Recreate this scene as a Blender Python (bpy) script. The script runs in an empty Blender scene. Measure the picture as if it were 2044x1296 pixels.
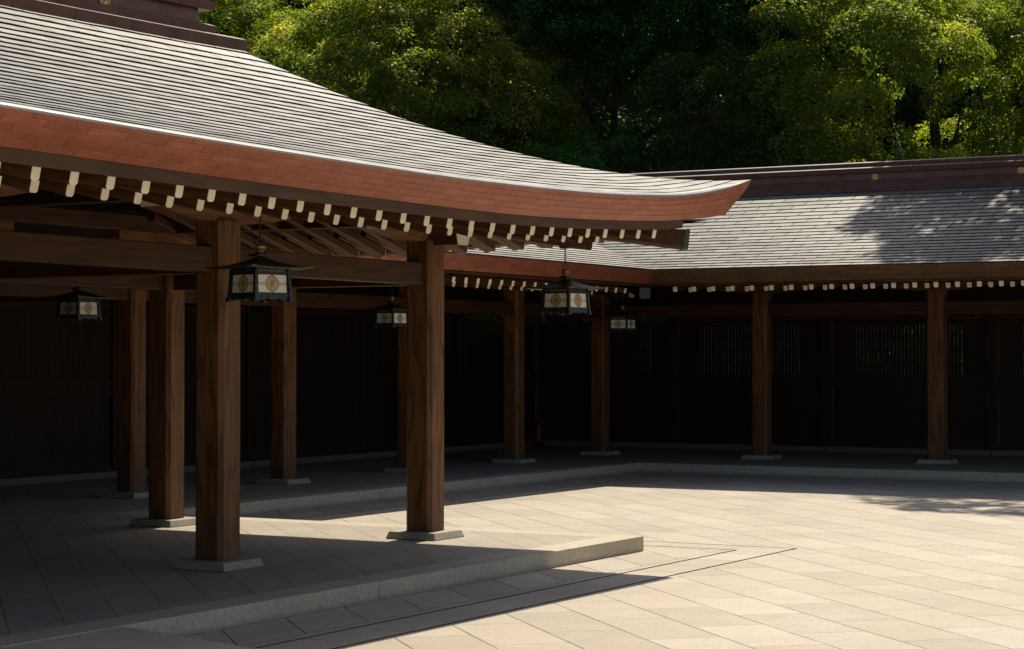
import bpy, math, random
import numpy as np
from mathutils import Vector, Matrix

random.seed(7)
S = bpy.context.scene
COL = S.collection
R = math.radians

# ------------------------------------------------------------------ node helpers
class V:
    """a float socket with arithmetic"""
    def __init__(s, nt, k): s.nt = nt; s.k = k
    def _m(s, op, *a, clamp=False):
        n = s.nt.nodes.new('ShaderNodeMath'); n.operation = op; n.use_clamp = clamp
        for i, x in enumerate((s,) + a):
            if isinstance(x, V): s.nt.links.new(x.k, n.inputs[i])
            else: n.inputs[i].default_value = float(x)
        return V(s.nt, n.outputs[0])
    def __add__(s, o): return s._m('ADD', o)
    def __sub__(s, o): return s._m('SUBTRACT', o)
    def __mul__(s, o): return s._m('MULTIPLY', o)
    def __truediv__(s, o): return s._m('DIVIDE', o)
    def floor(s): return s._m('FLOOR')
    def fract(s): return s._m('FRACT')
    def abs(s): return s._m('ABSOLUTE')
    def sin(s): return s._m('SINE')
    def pow(s, o): return s._m('POWER', o)
    def gt(s, o): return s._m('GREATER_THAN', o)
    def lt(s, o): return s._m('LESS_THAN', o)
    def max(s, o): return s._m('MAXIMUM', o)
    def min(s, o): return s._m('MINIMUM', o)
    def clamp(s): return s._m('ADD', 0.0, clamp=True)

class Mat:
    def __init__(s, name, rough=.6, metal=0., spec=.5):
        s.m = bpy.data.materials.new(name); s.m.use_nodes = True
        s.nt = s.m.node_tree; s.b = s.nt.nodes['Principled BSDF']
        s.b.inputs['Roughness'].default_value = rough
        s.b.inputs['Metallic'].default_value = metal
        s.b.inputs['Specular IOR Level'].default_value = spec
    def node(s, t): return s.nt.nodes.new(t)
    def link(s, a, b): s.nt.links.new(a.k if isinstance(a, V) else a, b)
    def coord(s, kind='Object'):
        return s.node('ShaderNodeTexCoord').outputs[kind]
    def geo(s, k='Position'): return s.node('ShaderNodeNewGeometry').outputs[k]
    def xyz(s, vec):
        n = s.node('ShaderNodeSeparateXYZ'); s.nt.links.new(vec, n.inputs[0])
        return [V(s.nt, n.outputs[i]) for i in range(3)]
    def comb(s, x, y, z):
        n = s.node('ShaderNodeCombineXYZ')
        for i, a in enumerate((x, y, z)):
            if isinstance(a, V): s.nt.links.new(a.k, n.inputs[i])
            else: n.inputs[i].default_value = a
        return n.outputs[0]
    def scale(s, vec, sc, loc=(0, 0, 0)):
        n = s.node('ShaderNodeMapping'); s.nt.links.new(vec, n.inputs[0])
        n.inputs['Scale'].default_value = sc; n.inputs['Location'].default_value = loc
        return n.outputs[0]
    def noise(s, vec, scale=5, detail=3, rough=.5, dist=0.):
        n = s.node('ShaderNodeTexNoise'); s.nt.links.new(vec, n.inputs['Vector'])
        n.inputs['Scale'].default_value = scale; n.inputs['Detail'].default_value = detail
        n.inputs['Roughness'].default_value = rough; n.inputs['Distortion'].default_value = dist
        return V(s.nt, n.outputs[0])
    def white(s, vec):
        n = s.node('ShaderNodeTexWhiteNoise'); n.noise_dimensions = '3D'
        s.nt.links.new(vec, n.inputs['Vector']); return V(s.nt, n.outputs['Value'])
    def ramp(s, f, stops):
        n = s.node('ShaderNodeValToRGB'); s.link(f, n.inputs[0]); e = n.color_ramp.elements
        while len(e) < len(stops): e.new(.5)
        for el, (p, c) in zip(e, stops): el.position = p; el.color = (*c, 1)
        return n.outputs[0]
    def mix(s, f, a, b, mode='MIX'):
        n = s.node('ShaderNodeMix'); n.data_type = 'RGBA'; n.blend_type = mode
        if isinstance(f, V): s.nt.links.new(f.k, n.inputs[0])
        else: n.inputs[0].default_value = f
        for i, c in ((6, a), (7, b)):
            if isinstance(c, tuple): n.inputs[i].default_value = (*c, 1)
            else: s.nt.links.new(c, n.inputs[i])
        return n.outputs[2]
    def grey(s, v): return s.comb(v, v, v)
    def color(s, c):
        if isinstance(c, tuple): s.b.inputs['Base Color'].default_value = (*c, 1)
        else: s.link(c, s.b.inputs['Base Color'])
        return s
    def rough(s, v): s.link(v, s.b.inputs['Roughness']); return s
    def bump(s, h, strength=.3, dist=.01):
        n = s.node('ShaderNodeBump'); n.inputs['Strength'].default_value = strength
        n.inputs['Distance'].default_value = dist
        s.link(h, n.inputs['Height']); s.link(n.outputs[0], s.b.inputs['Normal']); return s

# ------------------------------------------------------------------ materials
def wood(name, axis, dark, light, ring=34.):
    """cypress timber: grain runs along the given axis"""
    M = Mat(name, .62, 0, .35)
    oi = M.node('ShaderNodeObjectInfo')
    rnd = V(M.nt, oi.outputs['Random'])
    x, y, z = M.xyz(M.coord())
    ax = (x, y, z)[axis]; o = [v for i, v in enumerate((x, y, z)) if i != axis]
    a, b = o[0] + rnd * 9. , o[1] + rnd * 5.
    slow = M.noise(M.comb(a * 3., b * 3., ax * .45 + rnd * 40.), 1.3, 2)
    rings = ((a * .8 + b * .55 + slow * .36) * ring * 3.0).sin() * .5 + .5
    fine = M.noise(M.comb(a * 90., b * 90., ax * 2.2), 1.0, 3)
    blot = M.noise(M.comb(a * 2., b * 2., ax * 1.1 + rnd * 30), 1.5, 4)
    f = (rings.pow(2.2) * .42 + fine * .55 + blot * .55 - .24).clamp()
    c = M.ramp(f, [(0, light), (.5, tuple((l + d) / 2 for l, d in zip(light, dark))), (1, dark)])
    cr = M.noise(M.comb(a * 26., b * 26., ax * .5 + rnd * 50.), 1.0, 2)          # drying cracks
    ck = ((cr - .70) * 14.).clamp()
    c = M.mix(ck * .8, c, tuple(v * .25 for v in dark))
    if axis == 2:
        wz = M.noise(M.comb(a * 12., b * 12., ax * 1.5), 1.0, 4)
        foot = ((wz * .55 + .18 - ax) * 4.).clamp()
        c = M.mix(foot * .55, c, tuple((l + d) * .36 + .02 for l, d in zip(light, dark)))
        gr = M.noise(M.comb(a * 3., b * 3., ax * .8 + rnd * 9.), 1.0, 5, .7)
        c = M.mix(((gr - .5) * 4.).clamp() * .5, c, tuple(v * .9 for v in dark))
    M.color(c).bump(rings * .4 + fine * .6 - ck * 1.2, .3, .004)
    return M.m

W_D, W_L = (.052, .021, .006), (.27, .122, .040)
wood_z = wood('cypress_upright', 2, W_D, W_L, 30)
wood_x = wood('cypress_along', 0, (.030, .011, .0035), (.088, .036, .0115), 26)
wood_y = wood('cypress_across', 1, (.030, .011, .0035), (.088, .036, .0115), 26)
raft_x = wood('bracket_timber', 0, (.09, .036, .013), (.27, .12, .045), 34)
raft_y = wood('rafter_timber', 1, (.045, .018, .0065), (.155, .066, .023), 40)
board_x = wood('eave_board_timber', 0, (.028, .011, .004), (.085, .036, .013), 24)
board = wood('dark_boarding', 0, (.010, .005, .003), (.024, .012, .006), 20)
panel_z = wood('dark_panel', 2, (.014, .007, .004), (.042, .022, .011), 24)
sill_mat = None

def plain(name, c, rough=.6, metal=0., spec=.5, var=.15, nscale=8):
    M = Mat(name, rough, metal, spec)
    n = M.noise(M.coord(), nscale, 4)
    lo = tuple(v * (1 - var) for v in c); hi = tuple(min(1, v * (1 + var)) for v in c)
    M.color(M.ramp(n, [(.3, lo), (.7, hi)])); return M.m
white_paint = plain('cream_end_paint', (.90, .83, .66), .6, 0, .3, .04, 14)
pane_mat = plain('lantern_pane', (.76, .72, .58), .35, 0, .5, .08, 9)
iron = plain('dark_bronze', (.035, .042, .042), .45, .55, .5, .4, 20)
bronze_roof = plain('lantern_roof_bronze', (.085, .072, .045), .42, .6, .5, .35, 14)
gold = plain('gilded_metal', (.85, .66, .26), .35, .7, .5, .2, 20)
dull_gold = plain('dull_gilding', (.40, .23, .07), .42, .5, .5, .25, 30)
verdigris = plain('verdigris_copper', (.055, .10, .082), .6, .3, .4, .45, 30)
dark_gap = plain('shadow_gap', (.01, .01, .01), .9, 0, .1)
red_paint = plain('red_enamel', (.30, .012, .012), .35, 0, .5, .05)
black_rubber = plain('black_rubber', (.02, .02, .02), .6)

def copper_roof():
    M = Mat('weathered_copper_tiles', .46, .55, .5)
    u, v, _ = M.xyz(M.coord('UV'))
    row = (v + .02).floor()
    k = u / .76 + row * .27
    cell = M.white(M.comb(k.floor(), row, 0.))
    seam = ((k.fract() - .5).abs()).gt(.5 - .012)
    n = M.noise(M.coord(), 3.0, 5, .6)
    st = M.noise(M.scale(M.coord(), (1, 1, 1)), 22., 4, .6)
    base = M.ramp((n * .55 + cell * .22 + st * .25).clamp(), [(.25, (.085, .084, .080)), (.55, (.150, .148, .141)), (.8, (.225, .22, .207))])
    c = M.mix(seam, base, (.015, .011, .01))
    M.color(c); M.rough(n * .18 + cell * .08 + .40 + seam * .4)
    M.link((seam * -.5) + .5, M.b.inputs['Specular IOR Level']); M.link((seam * -.55) + .55, M.b.inputs['Metallic'])
    M.bump(st * .3 + n * .7 - seam * .6, .22, .012)
    return M.m
roof_mat = copper_roof()
edge_mat = plain('tile_edge_copper', (.022, .016, .013), .7, .2, .3)

def copper_fascia(nm, lo, mi_, hi, glint_col):
    M = Mat(nm, .52, .35, .5)
    u, v, _ = M.xyz(M.coord('UV'))
    row = (v + .001).floor()
    k = u / .42 + row * .37
    cell = M.white(M.comb(k.floor(), row, 3.))
    seam = ((k.fract() - .5).abs()).gt(.5 - .011)
    lip_glint = (v.fract()).gt(.93)
    n = M.noise(M.coord(), 5., 5, .6); sm = M.noise(M.coord(), 40., 3)
    base = M.ramp((cell * .25 + n * .65 + sm * .15).clamp(), [(.25, lo), (.6, mi_), (.9, hi)])
    c = M.mix(seam * .85, base, (.07, .022, .015)); c = M.mix(lip_glint * .35, c, glint_col)  # edge highlight of each plate row painted as a lighter band
    M.color(c); M.bump(cell * .15 + n * .3 - seam, .25, .006)
    return M.m
fascia_mat = copper_fascia('copper_fascia_plates', (.25, .073, .038), (.36, .112, .058), (.46, .175, .10), (.62, .34, .22))
fascia_brown = copper_fascia('brown_fascia_plates', (.10, .05, .022), (.16, .085, .036), (.24, .14, .06), (.34, .2, .1))

def ridge_copper():
    M = Mat('brown_ridge_copper', .40, .45, .5)
    x, y, z = M.xyz(M.coord()); s = x + y
    seam = (((s / .9).fract() - .5).abs()).gt(.494)
    n = M.noise(M.coord(), 2.5, 5, .65)
    c = M.ramp(n, [(.3, (.115, .048, .035)), (.7, (.19, .088, .066))])
    M.color(M.mix(seam, c, (.03, .015, .012))).bump(n, .2, .02); return M.m
ridge_mat = ridge_copper()

def granite(name, base, vary, kind=None, p=None, dirt=False):
    """speckled granite; kind 'diag' = slabs laid at 45 degrees in running bond"""
    M = Mat(name, .62, 0, .4)
    P = M.geo('Position'); x, y, z = M.xyz(P)
    sp = M.noise(P, 110., 3, .75); sp2 = M.noise(P, 38., 4, .7); big = M.noise(P, .5, 4, .6); mid = M.noise(P, 3., 5, .62)
    gr = M.noise(P, 14., 5, .8)
    f = (sp - .5) * 1.3 + (sp2 - .5) * 1.2 + (gr - .5) * .6 + (big - .5) * .5 + (mid - .5) * .35 + .5
    h = sp * .4
    if kind == 'diag':
        w, l, o1, o2 = p; jw = .0075 if w > .5 else .0045
        pm = (x - y) * .70711; pp = (x + y) * .70711
        a = (pm - o1) / w; row = a.floor()
        b = (pp - o2) / l + row * .5
        cell = M.white(M.comb(row, b.floor(), 1.)); cell2 = M.white(M.comb(row, b.floor(), 7.))
        ja = ((a.fract() - .5).abs()).gt(.5 - jw / w); jb = ((b.fract() - .5).abs()).gt(.5 - jw * .75 / l)
        j = ja.max(jb * .9)
        f = f + (cell - .5) * vary
        wear = M.noise(P, 1.3, 3)
        jn = j * ((wear * 2.4 - .2).clamp())
    elif kind == 'strip':        # drain lids: cross joints every 0.76 m plus a thin edge joint
        alongx = (y.lt(9.9)).max((y.gt(16.25)) * 1.0)
        q = x * alongx + y * (alongx * -1. + 1.)
        k_ = q / .76; cell = M.white(M.comb(k_.floor(), alongx, 2.)); cell2 = M.white(M.comb(k_.floor(), alongx, 8.))
        j = ((k_.fract() - .5).abs()).gt(.5 - .0055 / .76)
        for v, e_ in ((y, 9.77), (y, 17.05), (x, 22.34), (x, 35.89)): j = j.max(((v - e_).abs()).lt(.006))
        f = f + (cell - .5) * vary; jn = j * .9
    else:
        cell2 = mid; jn = None
    c = M.ramp(f.clamp(), [(0., tuple(v * .45 for v in base)), (.42, tuple(v * .88 for v in base)), (.62, tuple(min(1, v * 1.08) for v in base)), (1., tuple(min(.9, v * 1.5) for v in base))])
    c = M.mix(cell2 * .45, c, tuple(base[i] * (1.0, .92, .78)[i] for i in range(3)))
    dots = M.noise(P, 55., 1, .5)
    c = M.mix(((dots - .765) * 60.).clamp() * .75, c, (.05, .045, .04))
    st = M.noise(M.scale(P, (1, 1, 1), (3, 5, 0)), .9, 6, .72)
    c = M.mix(((st - .52) * 3.).clamp() * .28, c, tuple(base[i] * (.62, .58, .50)[i] for i in range(3)))
    moss = M.noise(P, 2.1, 6, .7)
    c = M.mix(((moss - .60) * 3.5).clamp() * .3, c, tuple(v * .55 for v in base))
    if dirt:
        base_d = ((M.noise(P, 6., 4) * .09 + .012 - z) * 25.).clamp(); c = M.mix(base_d * .45, c, tuple(v * .35 for v in base))
    if jn is not None:
        c = M.mix(jn * .95, c, (.04, .032, .025)); h = h - jn * 1.6
    M.color(c).bump(h, .3, .006)
    M.rough((sp2 * .3 + .5))
    return M.m
court_mat = granite('court_granite', (.455, .40, .32), .26, 'diag', (.6395, 1.27, 6.775 - 10 * .6395, 18.844 - .5 * 1.27 * 11 - 0.0))
strip_mat = granite('strip_granite', (.455, .40, .32), .2, 'strip')
slot_mat = plain('drain_slot_stone', (.10, .09, .075), .9, 0, .2)
plat_mat = granite('platform_granite', (.38, .335, .27), .12, 'diag', (.436, .87, .989 - 4 * .436, 20.6))
kerb_mat = granite('kerb_granite', (.50, .445, .335), .1, dirt=True)
sill_mat = granite('sill_granite', (.20, .19, .16), .1)
plinth_mat = granite('plinth_granite', (.38, .35, .28), .1)

def forest_floor_mat():
    M = Mat('leaf_litter', .9, 0, .2); n = M.noise(M.geo('Position'), 1.5, 6, .7)
    M.color(M.ramp(n, [(.3, (.02, .022, .01)), (.7, (.06, .05, .025))])); return M.m
floor_mat = forest_floor_mat()

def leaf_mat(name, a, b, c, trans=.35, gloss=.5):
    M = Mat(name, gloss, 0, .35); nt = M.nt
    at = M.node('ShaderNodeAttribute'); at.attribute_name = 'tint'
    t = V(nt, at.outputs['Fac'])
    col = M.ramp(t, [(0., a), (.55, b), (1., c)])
    M.color(col)
    tr = M.node('ShaderNodeBsdfTranslucent'); hs = M.mix(1., col, (1.9, 2.0, .7), 'MULTIPLY'); M.link(hs, tr.inputs['Color'])
    mx = M.node('ShaderNodeMixShader'); mx.inputs[0].default_value = trans
    M.link(M.b.outputs[0], mx.inputs[1]); M.link(tr.outputs[0], mx.inputs[2])
    M.link(mx.outputs[0], nt.nodes['Material Output'].inputs[0]); return M.m
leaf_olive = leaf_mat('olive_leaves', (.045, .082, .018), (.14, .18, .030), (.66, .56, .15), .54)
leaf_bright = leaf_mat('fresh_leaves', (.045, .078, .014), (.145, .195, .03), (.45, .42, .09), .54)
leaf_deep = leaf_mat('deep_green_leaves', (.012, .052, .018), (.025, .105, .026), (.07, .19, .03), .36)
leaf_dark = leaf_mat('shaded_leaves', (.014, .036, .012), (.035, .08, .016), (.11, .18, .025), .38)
bark_mat = plain('dark_bark', (.045, .034, .024), .85, 0, .3, .4, 6)

# ------------------------------------------------------------------ object helpers
def meta(o, label=None, cat=None, group=None, kind=None):
    if label: o['label'] = label
    if cat: o['category'] = cat
    if group: o['group'] = group
    if kind: o['kind'] = kind
    return o

def thing(name, loc, label, cat, group=None, rz=0.):
    o = bpy.data.objects.new(name, None); COL.objects.link(o)
    o.location = loc; o.rotation_euler = (0, 0, rz); o.empty_display_size = .2
    return meta(o, label, cat, group)

class MB:
    def __init__(s): s.v = []; s.f = []; s.uv = []; s.mi = []
    def face(s, pts, uv=None, mi=0):
        n = len(s.v); s.v += [tuple(p) for p in pts]; s.f.append(tuple(range(n, n + len(pts))))
        s.uv.append(uv if uv else [(0, 0)] * len(pts)); s.mi.append(mi)
    def hexa(s, p):          # p: 8 points, bottom ring ccw then top ring ccw
        for q in ((3, 2, 1, 0), (4, 5, 6, 7), (0, 1, 5, 4), (1, 2, 6, 5), (2, 3, 7, 6), (3, 0, 4, 7)):
            s.face([p[i] for i in q])
    def box(s, x0, y0, z0, x1, y1, z1):
        s.hexa([(x0, y0, z0), (x1, y0, z0), (x1, y1, z0), (x0, y1, z0), (x0, y0, z1), (x1, y0, z1), (x1, y1, z1), (x0, y1, z1)])
    def frustum(s, cx, cy, z0, a0, b0, z1, a1, b1):
        s.hexa([(cx - a0, cy - b0, z0), (cx + a0, cy - b0, z0), (cx + a0, cy + b0, z0), (cx - a0, cy + b0, z0),
                (cx - a1, cy - b1, z1), (cx + a1, cy - b1, z1), (cx + a1, cy + b1, z1), (cx - a1, cy + b1, z1)])
    def prism(s, poly, z0, z1, scale1=1.):   # poly ccw in xy
        n = len(poly); a = [(x, y, z0) for x, y in poly]; b = [(x * scale1, y * scale1, z1) for x, y in poly]
        s.face(a[::-1]); s.face(b)
        for i in range(n): j = (i + 1) % n; s.face([a[i], a[j], b[j], b[i]])
    def extrude(s, prof, fn0, fn1):          # prof list of 2D, fn maps 2D to 3D on each end
        n = len(prof); a = [fn0(p) for p in prof]; b = [fn1(p) for p in prof]
        s.face(a); s.face(b[::-1])
        for i in range(n): j = (i + 1) % n; s.face([a[j], a[i], b[i], b[j]])
    def tube(s, pts, r, n=8, closed=False):
        rings = []; P = [Vector(p) for p in pts]; m = len(P)
        rr = r if isinstance(r, (list, tuple)) else [r] * m
        for i, p in enumerate(P):
            if closed: t = P[(i + 1) % m] - P[i - 1]
            else: t = P[min(i + 1, m - 1)] - P[max(i - 1, 0)]
            t.normalize(); u = t.cross(Vector((0, 0, 1)) if abs(t.z) < .9 else Vector((1, 0, 0))).normalized(); w = t.cross(u)
            rings.append([p + (u * math.cos(2 * math.pi * k / n) + w * math.sin(2 * math.pi * k / n)) * rr[i] for k in range(n)])
        for i in range(m if closed else m - 1):
            a, b = rings[i], rings[(i + 1) % m]
            for k in range(n): s.face([a[k], a[(k + 1) % n], b[(k + 1) % n], b[k]])
        if not closed: s.face(rings[0][::-1]); s.face(rings[-1])
    def lathe(s, prof, n=16):               # prof (r,z)
        for (r0, z0), (r1, z1) in zip(prof, prof[1:]):
            for k in range(n):
                a, b = 2 * math.pi * k / n, 2 * math.pi * (k + 1) / n
                s.face([(r0 * math.cos(a), r0 * math.sin(a), z0), (r0 * math.cos(b), r0 * math.sin(b), z0), (r1 * math.cos(b), r1 * math.sin(b), z1), (r1 * math.cos(a), r1 * math.sin(a), z1)])
    def build(s, name, mats, parent=None, origin=None, smooth=False, bevel=0., merge=False, rot=None):
        """origin: world point that becomes the object's origin (vertices are given in world space)"""
        po = Vector((0, 0, 0))
        q = parent
        while q is not None: po += q.location; q = q.parent
        og = Vector(origin) if origin is not None else po
        me = bpy.data.meshes.new(name)
        me.from_pydata([tuple(Vector(v) - og) for v in s.v], [], s.f)
        uvl = me.uv_layers.new(name='UVMap'); i = 0
        flat = [c for f in s.uv for p in f for c in p]
        uvl.data.foreach_set('uv', flat)
        for m in (mats if isinstance(mats, (list, tuple)) else [mats]): me.materials.append(m)
        me.polygons.foreach_set('material_index', s.mi)
        if smooth: me.polygons.foreach_set('use_smooth', [True] * len(me.polygons))
        me.update()
        if merge or bevel:
            import bmesh
            bm = bmesh.new(); bm.from_mesh(me); bmesh.ops.remove_doubles(bm, verts=bm.verts, dist=1e-5)
            bm.to_mesh(me); bm.free()
        o = bpy.data.objects.new(name, me); COL.objects.link(o)
        o.parent = parent; o.location = og - po
        if bevel:
            b = o.modifiers.new('bevel', 'BEVEL'); b.width = bevel; b.segments = 2; b.limit_method = 'ANGLE'; b.angle_limit = R(40)
        return o

def local(name, mb, mats, parent, loc=(0, 0, 0), rot=(0, 0, 0), **kw):
    """mesh given in its own local space, placed under parent"""
    o = mb.build(name, mats, None, (0, 0, 0), **kw)
    o.parent = parent; o.location = loc; o.rotation_euler = rot; return o

def copy(o, parent, loc=None, rot=None):
    c = o.copy(); COL.objects.link(c); c.parent = parent
    if loc is not None: c.location = loc
    if rot is not None: c.rotation_euler = rot
    for ch in list(o.children): copy(ch, c)
    return c

def lerp(T, x):
    if x <= T[0][0]: return T[0][1]
    for (a, b), (c, d) in zip(T, T[1:]):
        if x <= c: return b + (d - b) * (x - a) / (c - a)
    return T[-1][1]
def smooth_table(T, n=6):                   # catmull-rom refinement so that eaves curve without kinks
    P = [T[0]] + T + [T[-1]]; out = []
    for i in range(1, len(P) - 2):
        p0, p1, p2, p3 = P[i - 1:i + 3]
        m1 = (p2[1] - p0[1]) / max(1e-6, p2[0] - p0[0]); m2 = (p3[1] - p1[1]) / max(1e-6, p3[0] - p1[0]); h = p2[0] - p1[0]
        for k in range(n):
            t = k / n; h00 = 2 * t**3 - 3 * t**2 + 1; h10 = t**3 - 2 * t**2 + t; h01 = -2 * t**3 + 3 * t**2; h11 = t**3 - t**2
            out.append((p1[0] + h * t, h00 * p1[1] + h10 * h * m1 + h01 * p2[1] + h11 * h * m2))
    return out + [T[-1]]

# ------------------------------------------------------------------ ground
K = .175
YC, XC = 10.515, 21.82          # front platform edges
YG, XG = 17.95, 37.03           # gallery platform edges
def rect_hit(rs, x, y): return any(a <= x <= c and b <= y <= d for a, b, c, d in rs)
w_ = .02
SL = [(-14.3, 9.085 - w_, 23.01 + w_, 9.085 + w_), (23.01 - w_, 9.085 - w_, 23.01 + w_, 16.39 + w_), (23.01 - w_, 16.39 - w_, 35.2 + w_, 16.39 + w_), (35.2 - w_, 2, 35.2 + w_, 16.39 + w_),
      (-14.3, 9.63 - w_, 22.48 + w_, 9.63 + w_), (22.48 - w_, 9.63 - w_, 22.48 + w_, 16.91 + w_), (22.48 - w_, 16.91 - w_, 35.75 + w_, 16.91 + w_), (35.75 - w_, 2, 35.75 + w_, 16.91 + w_)]
STR = [(-14.3, 9.0, 23.1, 9.78), (22.33, 9.0, 23.1, 17.06), (22.33, 16.3, 35.9, 17.06), (35.12, 2, 35.9, 17.06)]
def ground():
    xs = sorted({-90., 45.} | {v for r in SL + STR for v in (r[0], r[2])}); ys = sorted({-90., 20.} | {v for r in SL + STR for v in (r[1], r[3])})
    m = MB()
    def kind(i, j):
        if not (0 <= i < len(xs) - 1 and 0 <= j < len(ys) - 1): return None
        x, y = (xs[i] + xs[i + 1]) / 2, (ys[j] + ys[j + 1]) / 2
        return 2 if rect_hit(SL, x, y) else (1 if rect_hit(STR, x, y) else 0)
    for i in range(len(xs) - 1):
        for j in range(len(ys) - 1):
            k = kind(i, j); z = -.045 if k == 2 else 0.
            a, b, c, d = xs[i], ys[j], xs[i + 1], ys[j + 1]
            m.face([(a, b, z), (c, b, z), (c, d, z), (a, d, z)], mi=(2 if k == 2 else k))
            if k == 2:
                for di, dj, p, q in ((-1, 0, (a, b), (a, d)), (1, 0, (c, d), (c, b)), (0, -1, (c, b), (a, b)), (0, 1, (a, d), (c, d))):
                    if kind(i + di, j + dj) != 2: m.face([(*p, -.045), (*q, -.045), (*q, 0), (*p, 0)], mi=2)
    o = m.build('courtyard_paving', [court_mat, strip_mat, slot_mat]); meta(o, kind='structure')
    # cross joints of the drain strips: narrow slots between lids
    m = MB(); m.face([(-500, -500, -.16), (500, -500, -.16), (500, 500, -.16), (-500, 500, -.16)])
    meta(m.build('forest_ground', floor_mat), kind='structure')
ground()

def slab(m, poly_rects, z0, z1):
    for r in poly_rects: m.box(r[0], r[1], z0, r[2], r[3], z1)
# raised platforms: field + kerb stones
def platform():
    m = MB()
    for a, b, c, d in ((-14.3, YC + .39, XC - .39, YG + .39), (-14.3, YG + .39, XG + .39, 24.3), (XG + .39, 1.0, 44.2, 24.3)):
        m.face([(a, b, K), (c, b, K), (c, d, K), (a, d, K)])
    o = m.build('platform_paving', plat_mat); meta(o, kind='structure')
    # kerb stones, individually jointed
    m = MB(); g = .004
    def run(a, b, fixed, axis, inner, joints):
        cuts = [a] + sorted(j for j in joints if a < j < b) + [b]
        for p, q in zip(cuts, cuts[1:]):
            p2, q2 = p + g, q - g
            if axis == 'x': m.box(p2, min(fixed, inner), 0.001, q2, max(fixed, inner), K + .002)
            else: m.box(min(fixed, inner), p2, 0.001, max(fixed, inner), q2, K + .002)
    run(-14.3, XC, YC, 'x', YC + .392, [16.17 + 3.79 * k for k in range(-8, 3)])
    run(YC + .395, YG + .39, XC, 'y', XC - .392, [14.3])
    run(XC + .0, XG, YG, 'x', YG + .392, [27.59, 31.33, 34.92])
    run(1.0, YG + .39, XG, 'y', XG + .392, [16.17 - 3.7 * k for k in range(5)])
    o = m.build('platform_kerb', kerb_mat, bevel=.006); meta(o, kind='structure')
    # ramp up to the platform at the near left
    m = MB()
    x1 = 12.52; x0 = 2.; y1 = YC - .004; y0 = YC - 2.4
    m.hexa([(x0, y0, .0), (x1, y0, .0), (x1, y1, .0), (x0, y1, .0), (x0, y0, .012), (x1, y0, .012), (x1, y1, K - .004), (x0, y1, K - .004)])
    o = m.build('stone_ramp', kerb_mat); meta(o, kind='structure')
platform()

# ------------------------------------------------------------------ front hall
hall = thing('shrine_hall', (16.46, 14.53, K), 'nearest open timber hall with large curved copper hip roof at left foreground', 'hall')
X0, Y0, HR = 22.4, 9.4, .766
YR = 14.53                       # ridge line
ET = smooth_table([(4, 3.93), (8, 3.90), (10, 3.885), (12, 3.862), (14, 3.85), (16, 3.853), (18.4, 3.905), (20, 3.99), (20.7, 4.05), (21.5, 4.16), (22.0, 4.25), (22.4, 4.337)])
BT = smooth_table([(4, 3.70), (8, 3.672), (10, 3.658), (12, 3.638), (14, 3.622), (17.3, 3.628), (20, 3.73), (21.4, 3.835), (22.14, 3.92), (22.4, 3.95)])
def zs(t, x):
    u = (lerp(ET, x) - 3.85) * max(0., 1 - t / 3.4) ** 1.1
    rr = min(1., max(0., (x - 12) / 6.8)) ** 2 * .08 * min(1., max(0., t / 4.7)) ** 5
    return 3.85 + .256 * t + .0272 * t * t + u + rr

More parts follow.
